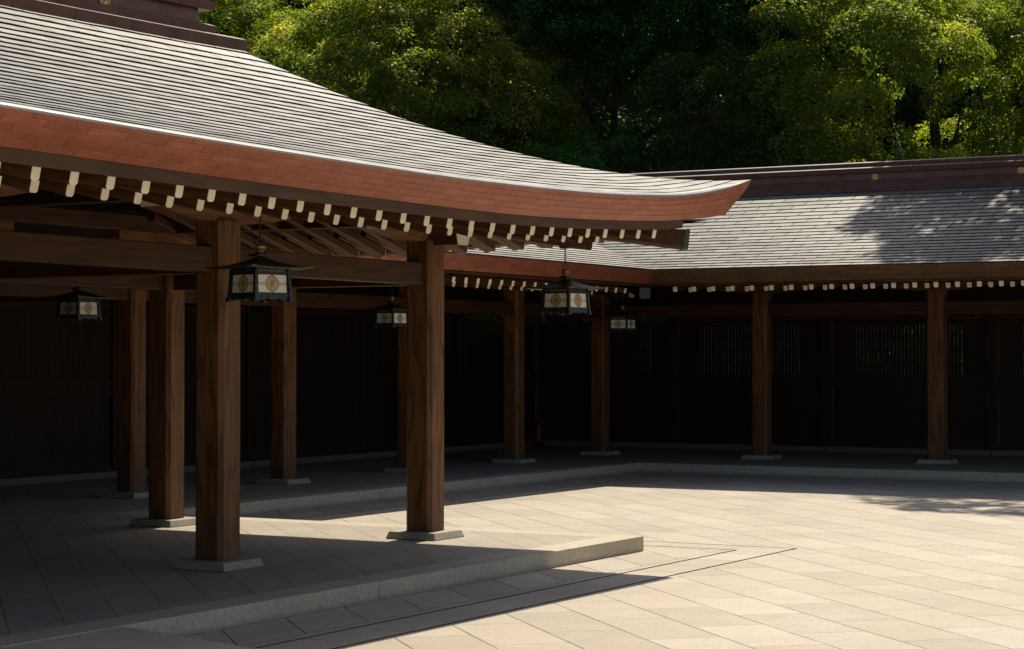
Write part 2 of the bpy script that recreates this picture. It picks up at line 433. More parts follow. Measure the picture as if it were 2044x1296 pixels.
def hall_roof():
    m = MB(); N = 29; ell = .1777
    XL = -14.0
    def xsamp(x1):
        n1 = 40
        return [XL + (14 - XL) * k / 90 for k in range(90)] + [14 + (x1 - 14) * k / n1 for k in range(n1 + 1)] if x1 > 14.5 else [XL + (x1 - XL) * k / 20 for k in range(21)]
    for mirror in (0, 1):
        fy = (lambda y: y) if not mirror else (lambda y: 2 * YR - y)
        for k in range(N):
            t0, t1 = k * ell, min((k + 1) * ell, YR - Y0); step = .0068 + .0102 * min(1, k / 20)
            if t0 >= t1: break
            a = xsamp(X0 - HR * t0); b = xsamp(X0 - HR * t1)
            wob = [0.0022 * math.sin(x * 3.1 + k * 1.7) + .0013 * math.sin(x * 7.7 + k * 2.9) for x in a]
            lo = [(x, fy(Y0 + t0), zs(t0, x) + step + wv) for x, wv in zip(a, wob)]
            up = [(x, fy(Y0 + t1), zs(t1, x)) for x in b]
            for i in range(len(a) - 1):
                q = [lo[i], lo[i + 1], up[i + 1], up[i]]; uv = [(a[i], k + .02), (a[i + 1], k + .02), (b[i + 1], k + .98), (b[i], k + .98)]
                if mirror: q = q[::-1]; uv = uv[::-1]
                m.face(q, uv)
                base = [(p[0], p[1], p[2] - step - .006) for p in (lo[i], lo[i + 1])]
                q = [base[0], base[1], lo[i + 1], lo[i]]
                m.face(q[::-1] if mirror else q, [(a[i] * 0 + .1, k + .5)] * 4, 1)
    # +X hip slope
    for k in range(N):
        t0, t1 = k * ell, min((k + 1) * ell, YR - Y0); step = .0068 + .0102 * min(1, k / 20)
        if t0 >= t1: break
        ya, yb = (Y0 + t0, 2 * YR - Y0 - t0), (Y0 + t1, 2 * YR - Y0 - t1); n = 24
        def zz(t, y):
            d = HR * min(y - Y0, 2 * YR - Y0 - y); return zs(t, X0 - d)
        A = [ya[0] + (ya[1] - ya[0]) * i / n for i in range(n + 1)]; B = [yb[0] + (yb[1] - yb[0]) * i / n for i in range(n + 1)]
        for i in range(n):
            lo0, lo1 = (X0 - HR * t0, A[i], zz(t0, A[i]) + step), (X0 - HR * t0, A[i + 1], zz(t0, A[i + 1]) + step)
            m.face([lo0, lo1, (X0 - HR * t1, B[i + 1], zz(t1, B[i + 1])), (X0 - HR * t1, B[i], zz(t1, B[i]))], [(A[i], k + .02), (A[i + 1], k + .02), (B[i + 1], k + .98), (B[i], k + .98)])
            m.face([(lo0[0], lo0[1], lo0[2] - step - .006), (lo1[0], lo1[1], lo1[2] - step - .006), lo1, lo0], [(.1, k + .5)] * 4, 1)
    # rolled copper edge over the fascia
    a = xsamp(X0)
    for i in range(len(a) - 1):
        pr = ((-.012, -.012), (-.004, .006), (.02, .024), (.05, .034), (.075, .030))
        for (d0, h0), (d1, h1) in zip(pr, pr[1:]):
            za, zb = zs(0, a[i]), zs(0, a[i + 1]); s0_, s1_ = min(1, (X0 - a[i]) / .9), min(1, (X0 - a[i + 1]) / .9)
            m.face([(a[i], Y0 + d0 * s0_, za + h0 * s0_), (a[i + 1], Y0 + d0 * s1_, zb + h0 * s1_), (a[i + 1], Y0 + d1 * s1_, zb + h1 * s1_), (a[i], Y0 + d1 * s0_, za + h1 * s0_)], [(.3, -.9), (.3, -.9), (.3, -.1), (.3, -.1)])
    m.build('roof', [roof_mat, edge_mat], hall)
    # fascia (thick layered copper edge, five stepped rows), corner leaning outward
    m = MB(); rows = 5; lean = .24
    def fpt(x, f, side):      # f=0 bottom .. 1 top ; x is distance parameter along eave measured like X
        tp, bt = lerp(ET, x), lerp(BT, x)
        z = bt + (tp - bt) * f
        c = math.pow(1 - f, 1.25)
        inn = lean * c
        if side == 0: return (min(x, X0 - inn * HR * 1.1), Y0 + inn, z)
        y = Y0 + (X0 - x) / HR
        return (X0 - inn * HR * 1.1, max(y, Y0 + inn), z)
    for side in (0, 1):
        xs = [-14 + k * .75 for k in range(40)] + [16 + k * .2 for k in range(33)]
        xs = [x for x in xs if x <= X0] + ([X0] if xs[-1] < X0 else [])
        if side: xs = [X0 - HR * (19.66 - Y0) * (1 - k / 40) for k in range(41)]; xs = [max(x, X0 - HR * (19.66 - Y0)) for x in xs]
        for i in range(len(xs) - 1):
            for r_ in range(rows):
                f0, f1 = r_ / rows, (r_ + 1) / rows
                def P(x, f, out):
                    p = fpt(x, f, side)
                    return (p[0], p[1] - out, p[2]) if side == 0 else (p[0] + out, p[1], p[2])
                o0, o1 = .0, .005
                q = [P(xs[i], f0, o0), P(xs[i + 1], f0, o0), P(xs[i + 1], f1, o1), P(xs[i], f1, o1)]
                def ulen(x): return x if side == 0 else 30 + (X0 - x) / HR
                uv = [(ulen(xs[i]), r_), (ulen(xs[i + 1]), r_), (ulen(xs[i + 1]), r_ + .999), (ulen(xs[i]), r_ + .999)]
                if side: q = [q[1], q[0], q[3], q[2]]; uv = [uv[1], uv[0], uv[3], uv[2]]; q = q[::-1]; uv = uv[::-1]
                m.face(q, uv)
                if r_ < rows - 1:   # small underside ledge
                    q = [P(xs[i], f1, o1), P(xs[i + 1], f1, o1), P(xs[i + 1], f1, o0), P(xs[i], f1, o0)]; m.face(q, [(0, r_ + .5)] * 4)
            # underside of fascia back to the board
            a, b = fpt(xs[i], 0, side), fpt(xs[i + 1], 0, side)
            inn = .13
            if side == 0: m.face([(a[0] - 0, a[1] + inn, a[2] + .01), (b[0] - .0, b[1] + inn, b[2] + .01), b, a], [(0, .5)] * 4)
            else: m.face([a, b, (b[0] - inn, b[1], b[2] + .01), (a[0] - inn, a[1], a[2] + .01)], [(0, .5)] * 4)
            # cap joining fascia top to first course
    m.build('eave_fascia', fascia_mat, hall)
hall_roof()

def under(x, f=1.): return (lerp(BT, x) - 3.625) * f

# eave board (dark timber) under the copper
def eave_boards():
    m = MB(); xs = [-14 + k * .75 for k in range(40)] + [16 + k * .25 for k in range(25)]
    xs = [x for x in xs if x < 21.1] + [21.1]
    for a, b in zip(xs, xs[1:]):
        za, zb = lerp(BT, a), lerp(BT, b)
        m.hexa([(a, 9.69, za - .095), (b, 9.69, zb - .095), (b, 9.84, zb - .075), (a, 9.84, za - .075), (a, 9.66, za), (b, 9.66, zb), (b, 9.9, zb + .02), (a, 9.9, za + .02)])
    m.build('eave_board', board_x, hall)
    m = MB()
    ys = [10.45 + .4 * k for k in range(23)]
    for a, b in zip(ys, ys[1:]):
        za, zb = [lerp(BT, X0 - HR * (min(y, 2 * YR - y) - Y0)) for y in (a, b)]
        x1 = X0 - .2
        m.hexa([(x1 - .15, a, za - .075), (x1 - .02, a, za - .095), (x1 - .02, b, zb - .095), (x1 - .15, b, zb - .075), (x1 - .2, a, za + .02), (x1, a, za), (x1, b, zb), (x1 - .2, b, zb + .02)])
    m.build('eave_board', board_x, hall)
    # soffit boarding above the rafters
    m = MB()
    prof = [(9.8, 3.575), (10.6, 3.745), (11.2, 3.875), (12.65, 4.14), (YR, 4.72)]
    XX = [-14 + 1.2 * k for k in range(28)] + [19.6, 20.2, 20.8, 21.4, 21.9]
    def soff(x, y, z0): return z0 + under(x) * max(0, 1 - (y - 9.8) / 2.4)
    for (y0, z0), (y1, z1) in zip(prof, prof[1:]):
        for a, b in zip(XX, XX[1:]):
            for mir in (0, 1):
                fy = (lambda y: y) if not mir else (lambda y: 2 * YR - y)
                xa0, xb0 = min(a, X0 - HR * (y0 - Y0) - .0), min(b, X0 - HR * (y0 - Y0)); xa1, xb1 = min(a, X0 - HR * (y1 - Y0)), min(b, X0 - HR * (y1 - Y0))
                if xb0 - xa0 < 1e-4 and xb1 - xa1 < 1e-4: continue
                m.face([(xa0, fy(y0), soff(xa0, y0, z0)), (xb0, fy(y0), soff(xb0, y0, z0)), (xb1, fy(y1), soff(xb1, y1, z1)), (xa1, fy(y1), soff(xa1, y1, z1))])
        # side
        t0, t1 = y0 - Y0, y1 - Y0
        YY = [Y0 + (2 * YR - 2 * Y0) * k / 20 for k in range(21)]
        for a, b in zip(YY, YY[1:]):
            c = lambda y, t: min(max(y, Y0 + t), 2 * YR - Y0 - t)
            pts = []
            for (yy, t, zz) in ((a, t0, z0), (b, t0, z0), (b, t1, z1), (a, t1, z1)):
                yv = c(yy, t); xe = X0 - HR * (min(yv, 2 * YR - yv) - Y0)
                pts.append((X0 - HR * t, yv, zz + under(xe) * max(0, 1 - (t - .4) / 2.4)))
            m.face(pts)
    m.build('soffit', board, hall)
eave_boards()

# rafters: one long and one short mesh, a separate painted tip on each
def rafter_mesh(L, w=.085, h=.095):
    m = MB(); c = .014
    prof = [(-w / 2, 0), (w / 2, 0), (w / 2, -h + c), (w / 2 - c, -h), (-w / 2 + c, -h), (-w / 2, -h + c)]
    m.extrude(prof, lambda p: (p[0], 0, p[1]), lambda p: (p[0], L, p[1])); return m
def tip_mesh(w=.085, h=.095):
    m = MB(); c = .016; e = .0
    prof = [(-w / 2 - e, .0), (w / 2 + e, .0), (w / 2 + e, -h + c), (w / 2 - c, -h - e), (-w / 2 + c, -h - e), (-w / 2 - e, -h + c)]
    m.extrude(prof, lambda p: (p[0], -.006, p[1]), lambda p: (p[0], -.0005, p[1])); return m
RM = {}
def rafter(parent, x, y, z, slope, L, rz=0.):
    key = round(L * 5) / 5
    po = parent.location
    if key not in RM:
        o = local('rafter', rafter_mesh(max(.2, key)), raft_y, parent)
        t = local('rafter_tip', tip_mesh(), white_paint, o)
        RM[key] = o
    else:
        src = RM[key]; o = src.copy(); COL.objects.link(o); o.parent = parent
        t = src.children[0].copy(); COL.objects.link(t); t.parent = o
    o.location = (x - po.x, y - po.y, z - po.z); o.rotation_euler = (math.atan(slope), 0, rz)
    return o
sp = .3925
for n in range(-1, 26):
    x = 10.746 + sp * n + .00018 * n * n
    hy = Y0 + (X0 - x) / HR                      # hip line above this rafter
    rafter(hall, x + .052, 9.85, 3.553 + under(x, .85), .22, max(.3, min(1.25, hy - 9.85)))
    if x < 21.0:
        rafter(hall, x, 10.53, 3.558 + under(x, .55), .26, max(.4, min(3.4, hy - 10.53)))
for n in range(0, 18):
    y = 10.75 + sp * n
    xe = X0 - HR * (y - Y0) if y < YR else X0 - HR * (2 * YR - y - Y0)
    u = under(xe, .85)
    rafter(hall, 21.98, y, 3.565 + u, .22, min(1.05, max(.3, 21.98 - xe)), R(90))
    if n > 0: rafter(hall, 21.42, y, 3.558 + u * .65, .27, min(2.6, max(.4, 21.42 - xe)), R(90))

# hip rafters at the corner
def hip_beam(parent, p0, p1, w, h, name='hip_rafter', cap=0., capmat=None, cham=.03):
    a, b = Vector(p0), Vector(p1); d = (b - a).normalized(); s_ = d.cross(Vector((0, 0, 1))).normalized(); u = s_.cross(d)
    prof = [(-w / 2, 0), (w / 2, 0), (w / 2, -h + cham), (w / 2 - cham, -h), (-w / 2 + cham, -h), (-w / 2, -h + cham)]
    m = MB(); m.extrude(prof, lambda p: a + s_ * p[0] + u * p[1], lambda p: b + s_ * p[0] + u * p[1])
    o = m.build(name, wood_y, parent, origin=p0)
    if cap:
        g = .006; pr = [(x * (1 + 2 * g / w), z - g if z < -.01 else z + g) for x, z in prof]
        c0 = a - d * .004; c1 = a + d * cap
        m = MB(); m.extrude(pr, lambda p: c0 + s_ * p[0] + u * p[1], lambda p: c1 + s_ * p[0] + u * p[1])
        c = m.build('end_cap', capmat, None, origin=p0); c.parent = o; c.location = (0, 0, 0)
    return o
def hipxy(e, z): return (X0 - HR * e, Y0 + e, z)
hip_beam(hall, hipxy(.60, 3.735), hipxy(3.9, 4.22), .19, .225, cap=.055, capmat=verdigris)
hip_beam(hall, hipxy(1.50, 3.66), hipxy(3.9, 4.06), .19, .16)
# verdigris fitting where the eave boards meet over the hip rafter
m = MB(); c = hipxy(.74, 3.80)
m.hexa([(c[0] - .16, c[1] + .0, 3.735), (c[0] + .05, c[1] - .03, 3.77), (c[0] + .05, c[1] + .16, 3.77), (c[0] - .14, c[1] + .2, 3.74), (c[0] - .30, c[1] - .12, 3.855), (c[0] + .10, c[1] - .08, 3.90), (c[0] + .10, c[1] + .2, 3.90), (c[0] - .2, c[1] + .26, 3.85)])
m.build('corner_fitting', verdigris, hall, bevel=.01)

# ------------------------------------------------------------------ ridge
def ridge(parent, axis, c, a0, a1, zfun, ends=(0, 1), mat=ridge_mat):
    """stepped copper box ridge. axis 'x' or 'y' = direction it runs; c = centre line; a0..a1 = extent of the lowest tier"""
    tiers = [(.42, -.12, .455, .125, 0.), (.455, .125, .33, .165, 0.), (.33, .165, .345, .245, .42), (.345, .245, .25, .275, .42), (.24, .275, .24, .42, .62),
             (.32, .42, .345, .515, .44), (.345, .515, .15, .565, .44), (.15, .565, .165, .64, .50), (.165, .64, .10, .665, .50)]
    m = MB(); n = 24
    for (w0, z0, w1, z1, cut) in tiers:
        s0 = a0 + (cut if ends[0] else 0); s1 = a1 - (cut if ends[1] else 0)
        f0 = (z0 * .35 if z0 > 0 else 0) * 0; 
        for i in range(n):
            p, q = s0 + (s1 - s0) * i / n, s0 + (s1 - s0) * (i + 1) / n
            fl = .04 if (z1 - z0) > .07 and w1 > w0 else 0.
            pe = p; qe = q; qt = q + (fl if i == n - 1 and ends[1] else 0); pt = p - (fl if i == 0 and ends[0] else 0)
            def pt3(s_, w, z): return (s_, c + w, zfun(s_) + z) if axis == 'x' else (c + w, s_, zfun(s_) + z)
            P = [pt3(pe, -w0, z0), pt3(qe, -w0, z0), pt3(qe, w0, z0), pt3(pe, w0, z0), pt3(pt, -w1, z1), pt3(qt, -w1, z1), pt3(qt, w1, z1), pt3(pt, w1, z1)]
            faces = [(0, 1, 5, 4), (2, 3, 7, 6), (4, 5, 6, 7), (3, 2, 1, 0)]
            if i == 0: faces.append((3, 0, 4, 7))
            if i == n - 1: faces.append((1, 2, 6, 5))
            for f in faces: m.face([P[k] for k in f], [(.3, .5)] * 4, 1 if (z1 - z0 < .06 and f != (3, 2, 1, 0)) else 0)
    return m.build('ridge', [mat, roof_mat], parent)
hz = lambda x: 5.655 + .075 * max(0, (x - 14) / 4.8) ** 1.6 + .01 * max(0, (14 - x) / 6)
rg = ridge(hall, 'x', YR, -14.0, 18.88, hz, (0, 1))

def crest_mesh(r=.075, n=16):
    m = MB()
    for k in range(n):          # sixteen rounded petals with a ridge down each
        a = 2 * math.pi * k / n; h = math.pi / n * .92
        def q(rad, an, z): return (rad * math.cos(a + an), rad * math.sin(a + an), z)
        tip = q(r, 0, .006); l1, l2 = q(r * .86, h, .004), q(r * .86, -h, .004); mid = q(r * .62, 0, .016); b1, b2 = q(r * .2, h, .006), q(r * .2, -h, .006)
        l3, l4 = q(r * .97, h * .6, .004), q(r * .97, -h * .6, .004)
        for f in ((mid, l2, l4), (mid, l4, tip), (mid, tip, l3), (mid, l3, l1), (mid, l1, b1), (mid, b1, b2), (mid, b2, l2)): m.face(f)
    m.lathe([(r * .22, .004), (r * .2, .02), (r * .1, .026), (0.0001, .027)], 12)
    m.lathe([(r, -.004), (r * .99, .002), (.0001, .002)], 24)
    return m
cr = local('ridge_crest', crest_mesh(.085), gold, rg, (16.68 - 16.46, -.25, 6.005 - K), (R(90), 0, 0))
for dx in (-3.05, -6.1): copy(cr, rg, (16.68 - 16.46 + dx, -.25, 5.99 - K))

# ------------------------------------------------------------------ columns, plinths, beams
def column_mesh(w, z0, z1, c=.045):
    h = w / 2
    poly = [(-h + c, -h), (h - c, -h), (h, -h + c), (h, h - c), (h - c, h), (-h + c, h), (-h, h - c), (-h, -h + c)]
    m = MB(); m.prism(poly, z0, z1 - .03); m.prism([(x * .999, y * .999) for x, y in poly], z1 - .03, z1, .93); return m
def plinth_mesh():
    m = MB(); m.frustum(0, 0, 0.003, .335, .335, .085, .305, .305); return m
CM = {}
def column(parent, x, y, w=.35):
    po = parent.location; key = w
    if key not in CM:
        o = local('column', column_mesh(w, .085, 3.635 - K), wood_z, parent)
        p = local('plinth', plinth_mesh(), plinth_mat, o, bevel=.008); CM[key] = o
    else:
        s = CM[key]; o = s.copy(); COL.objects.link(o); o.parent = parent
        p = s.children[0].copy(); COL.objects.link(p); p.parent = o
    o.location = (x - po.x, y - po.y, K - po.z); return o
for x in (-10.9, -7., -3.1, .8, 4.7, 8.66, 12.56, 16.46, 20.37):
    for y in (12.62, 16.42): column(hall, x, y)

def beam(parent, x0, y0, z0, x1, y1, z1, name='tie_beam', ch=.012):
    m = MB(); m.box(x0, y0, z0, x1, y1, z1)
    alongx = (x1 - x0) > (y1 - y0)
    return m.build(name, wood_x if alongx else wood_y, parent, origin=((x0 + x1) / 2, (y0 + y1) / 2, z0), bevel=ch)
def bracket(parent, x, y, alongx=True, L=1.05, w=.24, drop=.0):
    """boat-shaped bearing block on a column top"""
    pts = [(-L, 3.80), (-L, 3.70)] 
    for k in range(1, 9):
        s_ = -L + (L - .3) * k / 8; pts.append((s_, 3.605 + .095 * (1 - math.sin(math.pi / 2 * k / 8)) ))
    pts += [(-a, b) for a, b in pts[::-1]]
    m = MB()
    if alongx: m.extrude(pts[::-1], lambda p: (x + p[0], y - w / 2, p[1]), lambda p: (x + p[0], y + w / 2, p[1]))
    else: m.extrude(pts, lambda p: (x - w / 2, y + p[0], p[1]), lambda p: (x + w / 2, y + p[0], p[1]))
    o = m.build('bracket', raft_x if alongx else raft_y, parent, origin=(x, y, 3.6))
    for sg in ((-1, 1) if (y < 13 or x > 22) else ()):
        m = MB(); e = L + .004
        if alongx: m.box(min(sg * L, sg * e), -w / 2, .10, max(sg * L, sg * e), w / 2, .20)
        else: m.box(-w / 2, min(sg * L, sg * e), .10, w / 2, max(sg * L, sg * e), .20)
        local('painted_end', m, white_paint, o)
    return o
for a, b in ((-14, -10.9), (-10.9, -7.), (-7., -3.1), (-3.1, .8), (.8, 4.7), (4.7, 8.66), (8.66, 12.56), (12.56, 16.46), (16.46, 20.37)):
    for y in (12.62, 16.42):
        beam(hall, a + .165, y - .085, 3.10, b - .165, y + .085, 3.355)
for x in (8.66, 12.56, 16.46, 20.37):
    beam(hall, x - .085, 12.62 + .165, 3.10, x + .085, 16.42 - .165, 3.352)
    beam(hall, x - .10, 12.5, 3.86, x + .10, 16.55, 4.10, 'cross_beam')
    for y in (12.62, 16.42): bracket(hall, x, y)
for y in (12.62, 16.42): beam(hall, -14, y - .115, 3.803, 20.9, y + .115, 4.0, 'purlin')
beam(hall, 20.37 - .115, 13.0, 3.803, 20.37 + .115, 16.2, 3.995, 'purlin')
# short arm of the corner column carrying a painted end
m = MB(); m.extrude([(-.15, .0), (-.11, -.15), (.11, -.15), (.15, -.04), (.15, .01), (-.15, .04)][::-1], lambda p: (20.37 + p[0], 12.12, 3.705 + p[1]), lambda p: (20.37 + p[0], 12.50, 3.705 + p[1]))
arm = m.build('bracket_arm', wood_y, hall, origin=(20.37, 12.3, 3.7))
m = MB(); m.extrude([(-.15, .0), (-.11, -.15), (.11, -.15), (.15, -.04), (.15, .01), (-.15, .04)][::-1], lambda p: (20.37 + p[0], 12.11, 3.705 + p[1]), lambda p: (20.37 + p[0], 12.119, 3.705 + p[1]))
t_ = m.build('painted_end', white_paint, None, origin=(20.37, 12.3, 3.7)); t_.parent = arm; t_.location = (0, 0, 0)

# ------------------------------------------------------------------ L-shaped gallery
gal = thing('corridor_gallery', (39.75, 20.15, K), 'long L-shaped roofed corridor with lattice walls closing the far side of the courtyard', 'corridor')
GX, GY = 35.3, 16.8
RGX, RGY = 41.35, 22.15
def zg(t): return 3.925 + .237 * t + .0152 * t * t
def gallery_roof():
    m = MB(); ell = .24; step = .0155
    TX = RGX - GX; TY = RGY - GY
    N = int(TX / ell) + 1
    def strip(p, q, n):
        return [p + (q - p) * i / n for i in range(n + 1)]
    for k in range(N + 1):
        t0, t1 = k * ell, (k + 1) * ell
        # right wing, courtyard slope: x = GX + t, y from 0 to valley (GY + t)
        if t0 < TX:
            te = min(t1, TX)
            A, B = strip(0., GY + t0, 60), strip(0., GY + te, 60)
            for i in range(60):
                wv = [.0012 * math.sin(y * 2.7 + k * 1.9) + .001 * math.sin(y * 9.1 + k * 3.3) for y in (A[i], A[i + 1])]
                lo = [(GX + t0, A[i], zg(t0) + step + wv[0]), (GX + t0, A[i + 1], zg(t0) + step + wv[1])]
                m.face([lo[1], lo[0], (GX + te, B[i], zg(te)), (GX + te, B[i + 1], zg(te))], [(A[i + 1], k + .02), (A[i], k + .02), (B[i], k + .98), (B[i + 1], k + .98)])
                m.face([(lo[1][0], lo[1][1], lo[1][2] - step - .006), (lo[0][0], lo[0][1], lo[0][2] - step - .006), lo[0], lo[1]], [(.1, k + .5)] * 4, 1)
        # left wing, courtyard slope: y = GY + t, x from start to valley (GX + t)
        if t0 < TY:
            te = min(t1, TY); xs0 = 21.9 if t0 < 2.7 else -14.
            A, B = strip(xs0, GX + t0, 24), strip(xs0, GX + te, 24)
            for i in range(24):
                lo = [(A[i], GY + t0, zg(t0) + step), (A[i + 1], GY + t0, zg(t0) + step)]
                m.face([lo[0], lo[1], (B[i + 1], GY + te, zg(te)), (B[i], GY + te, zg(te))], [(A[i], k + .02), (A[i + 1], k + .02), (B[i + 1], k + .98), (B[i], k + .98)])
                m.face([(lo[0][0], lo[0][1], lo[0][2] - step - .006), (lo[1][0], lo[1][1], lo[1][2] - step - .006), lo[1], lo[0]], [(.1, k + .5)] * 4, 1)
    # outer slopes (away from the courtyard)
    zt, zy = zg(TX), zg(TY); zo = 3.95
    m.face([(RGX, 0, zt), (RGX + 5.2, 0, zo), (RGX + 5.2, RGY + 5, zo), (RGX, RGY + .4, zt)], [(0, 0)] * 4)
    m.face([(-14, RGY, zy), (RGX + .4, RGY, zt - .02), (RGX + 5.2, RGY + 5, zo), (-14, RGY + 5, zo)][::-1], [(0, 0)] * 4)
    m.build('roof', [roof_mat, edge_mat], gal)
    # fascia: two wings meeting in the inner corner
    m = MB(); rows = 5; lean = .20; H_ = .275
    for wing in (0, 1):
        pts = [22. + (GX - 22) * i / 30 for i in range(31)] if wing == 0 else [0. + GY * i / 30 for i in range(31)]
        for i in range(30):
            for r_ in range(rows):
                def P(s_, f, out):
                    inn = lean * (1 - f) ** 1.2 - out; z = 3.925 + .018 - H_ * (1 - f)
                    if wing == 0: return (min(s_, GX) + (inn if s_ >= GX - 1e-6 else 0), GY + inn, z)
                    return (GX + inn, s_ + (inn if s_ >= GY - 1e-6 else 0), z)
                f0, f1 = r_ / rows, (r_ + 1) / rows
                a, b = pts[i], pts[i + 1]
                q = [P(a, f0, 0), P(b, f0, 0), P(b, f1, .005), P(a, f1, .005)]; uv = [(a, r_), (b, r_), (b, r_ + .999), (a, r_ + .999)]
                if wing: q = q[::-1]; uv = uv[::-1]
                m.face(q, uv, wing)
            a, b = pts[i], pts[i + 1]; z = 3.943 - H_
            if wing == 0: m.face([(a, GY + .2, z), (a, GY + .5, z + .01), (b, GY + .5, z + .01), (b, GY + .2, z)][::-1], [(0, .5)] * 4)
            else: m.face([(GX + .2, a, z), (GX + .5, a, z + .01), (GX + .5, b, z + .01), (GX + .2, b, z)], [(0, .5)] * 4)
    m.build('eave_fascia', [fascia_mat, fascia_brown], gal)
gallery_roof()
beam(gal, 22., GY + .26, 3.625, GX + .3, GY + .40, 3.664, 'eave_board', .005)
beam(gal, GX + .26, 0., 3.628, GX + .40, GY + .25, 3.666, 'eave_board', .005)
m = MB()
for z0, t0, z1, t1 in ((3.66, .35, 4.05, 1.9), (4.05, 1.9, 4.62, 4.2), (4.62, 4.2, 4.9, 5.2)):
    m.face([(22, GY + t0, z0), (GX + t0, GY + t0, z0), (GX + t1, GY + t1, z1), (22, GY + t1, z1)])
    m.face([(GX + t0, 0, z0), (GX + t0, GY + t0, z0), (GX + t1, GY + t1, z1), (GX + t1, 0, z1)])
m.face([(-14, RGY, 4.9), (GX + 5.2, RGY, 4.9), (GX + 9, 26, 3.9), (-14, 26, 3.9)]); m.face([(GX + 5.2, 0, 4.9), (GX + 10, 0, 3.9), (GX + 9, 26, 3.9), (GX + 5.2, RGY, 4.9)])
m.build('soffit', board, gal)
for n in range(20):     # left wing
    x = 34.95 - .3925 * n
    rafter(gal, x, GY + .42, 3.575, .20, 1.2)
    rafter(gal, x, GY + 1.12, 3.555, .24, 2.6)
for n in range(26):     # right wing
    y = 16.55 - .3925 * n
    if y < 6.6: break
    rafter(gal, GX + .42, y, 3.613, .20, 1.2, R(-90))
    rafter(gal, GX + 1.12, y, 3.625, .24, 2.6, R(-90))
hip_beam(gal, (GX + .35, GY + .35, 3.60), (39.7, 20.1, 4.2), .2, .20, cap=.05, capmat=iron)
gz = lambda s_: 5.70
rg2 = ridge(gal, 'y', RGX, 0., 22.5, gz, (0, 0))
gz2 = lambda s_: 5.62
ridge(gal, 'x', RGY, -14., 40.9, gz2, (0, 0))
c2 = local('ridge_crest', crest_mesh(.072), gold, rg2, (RGX - .25 - 39.75, 14.47 - 20.15, 6.03 - K), (R(90), 0, R(-90)))
for dy in (-3.06, -6.12): copy(c2, rg2, (RGX - .25 - 39.75, 14.47 + dy - 20.15, 6.03 - K))
# columns
GCX = (20.37, 24.17, 28.05, 31.95, 35.87); GCY = (16.45, 12.72, 8.99, 5.26)
for x in GCX: column(gal, x, 20.15, .34)
column(gal, 39.75, 20.2, .34)
for y in GCY: column(gal, 39.75, y, .34)
xs = (16.5,) + GCX + (39.75,)
for a, b in zip(xs, xs[1:]):
    beam(gal, a + .16, 20.07, 3.115, b - .16, 20.23, 3.365); beam(gal, a + .16, 23.72, 3.115, b - .16, 23.88, 3.365)
ys = (20.2,) + GCY
for a, b in zip(ys, ys[1:]):
    beam(gal, 39.67, b + .16, 3.125, 39.83, a - .16, 3.38); beam(gal, 43.47, b + .16, 3.125, 43.63, a - .16, 3.38)
beam(gal, 16.5, 20.05, 3.803, 40.1, 20.27, 4.0, 'purlin'); beam(gal, 39.64, 3., 3.803, 39.86, 20.0, 3.998, 'purlin')
for x in GCX[1:]:
    bracket(gal, x, 20.15); beam(gal, x - .08, 20.33, 3.13, x + .08, 23.7, 3.36)
for y in GCY[:3]:
    bracket(gal, 39.75, y, False); beam(gal, 39.93, y - .08, 3.13, 43.4, y + .08, 3.36)
m = MB(); m.box(39.62, 19.45, 3.56, 39.88, 20.0, 3.73); m.build('bracket_arm', wood_y, gal, origin=(39.75, 19.7, 3.56), bevel=.02)
m = MB(); m.extrude([(-.13, .03), (-.10, -.12), (.10, -.12), (.13, .0), (.13, .05), (-.13, .08)][::-1], lambda p: (39.75 + p[0], 19.43, 3.675 + p[1]), lambda p: (39.75 + p[0], 19.448, 3.675 + p[1])); m.build('painted_end', white_paint, gal)

# back walls: posts, sill, panels, lattice windows
def wall_bay(axis, fixed, a, b, bay_i):
    """axis 'x': wall runs along x at y=fixed ; axis 'y': runs along y at x=fixed"""
    def B(m, s0, d0, z0, s1, d1, z1):
        if axis == 'x': m.box(s0, fixed + d0, z0, s1, fixed + d1, z1)
        else: m.box(fixed + d0, s0, z0, fixed + d1, s1, z1)
    mid = (a + b) / 2; org = (mid, fixed, K) if axis == 'x' else (fixed, mid, K)
    m = MB(); B(m, a + .16, -.10, .30, b - .16, -.03, .42); B(m, a + .16, -.10, 1.60, b - .16, -.02, 1.88); B(m, a + .16, -.09, 2.98, b - .16, -.03, 3.12)
    n = 5; w = (b - a - .32) / n
    for i in range(n): B(m, a + .16 + w * i, -.06 - .004 * (i % 2), .42, a + .16 + w * (i + 1) + .001, -.035 + .003 * (i % 2), 1.60)
    lw = 1.30
    B(m, a + .16, -.06, 1.88, mid - lw, -.03, 2.98); B(m, mid + lw, -.06, 1.88, b - .16, -.03, 2.98)
    B(m, a + .0, -.05, 3.36, b, .05, 4.4)
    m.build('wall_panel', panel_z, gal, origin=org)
    m = MB(); B(m, mid - lw, -.09, 1.88, mid - lw + .06, -.025, 2.98); B(m, mid + lw - .06, -.09, 1.88, mid + lw, -.025, 2.98)
    k = 0; s_ = mid - lw + .09
    while s_ < mid + lw - .07:
        B(m, s_, -.07, 1.88, s_ + .072, -.04, 2.98); s_ += .085
    for zz in (2.10, 2.43, 2.72): B(m, mid - lw + .06, -.036, zz, mid + lw - .06, -.02, zz + .05)
    m.build('lattice_window', panel_z, gal, origin=org)
    m = MB(); B(m, a + .02, -.16, K + .001, b - .02, .12, .295); m.build('stone_sill', sill_mat, gal, origin=org, bevel=.01)
i = 0
for a, b in zip(xs, xs[1:]): wall_bay('x', 23.8, a, b, i); i += 1
wall_bay('x', 23.8, 39.75, 43.45, i)
ys2 = (23.8, 20.2) + GCY + (1.5,)
for a, b in zip(ys2, ys2[1:]): wall_bay('y', 43.55, b, a, i); i += 1
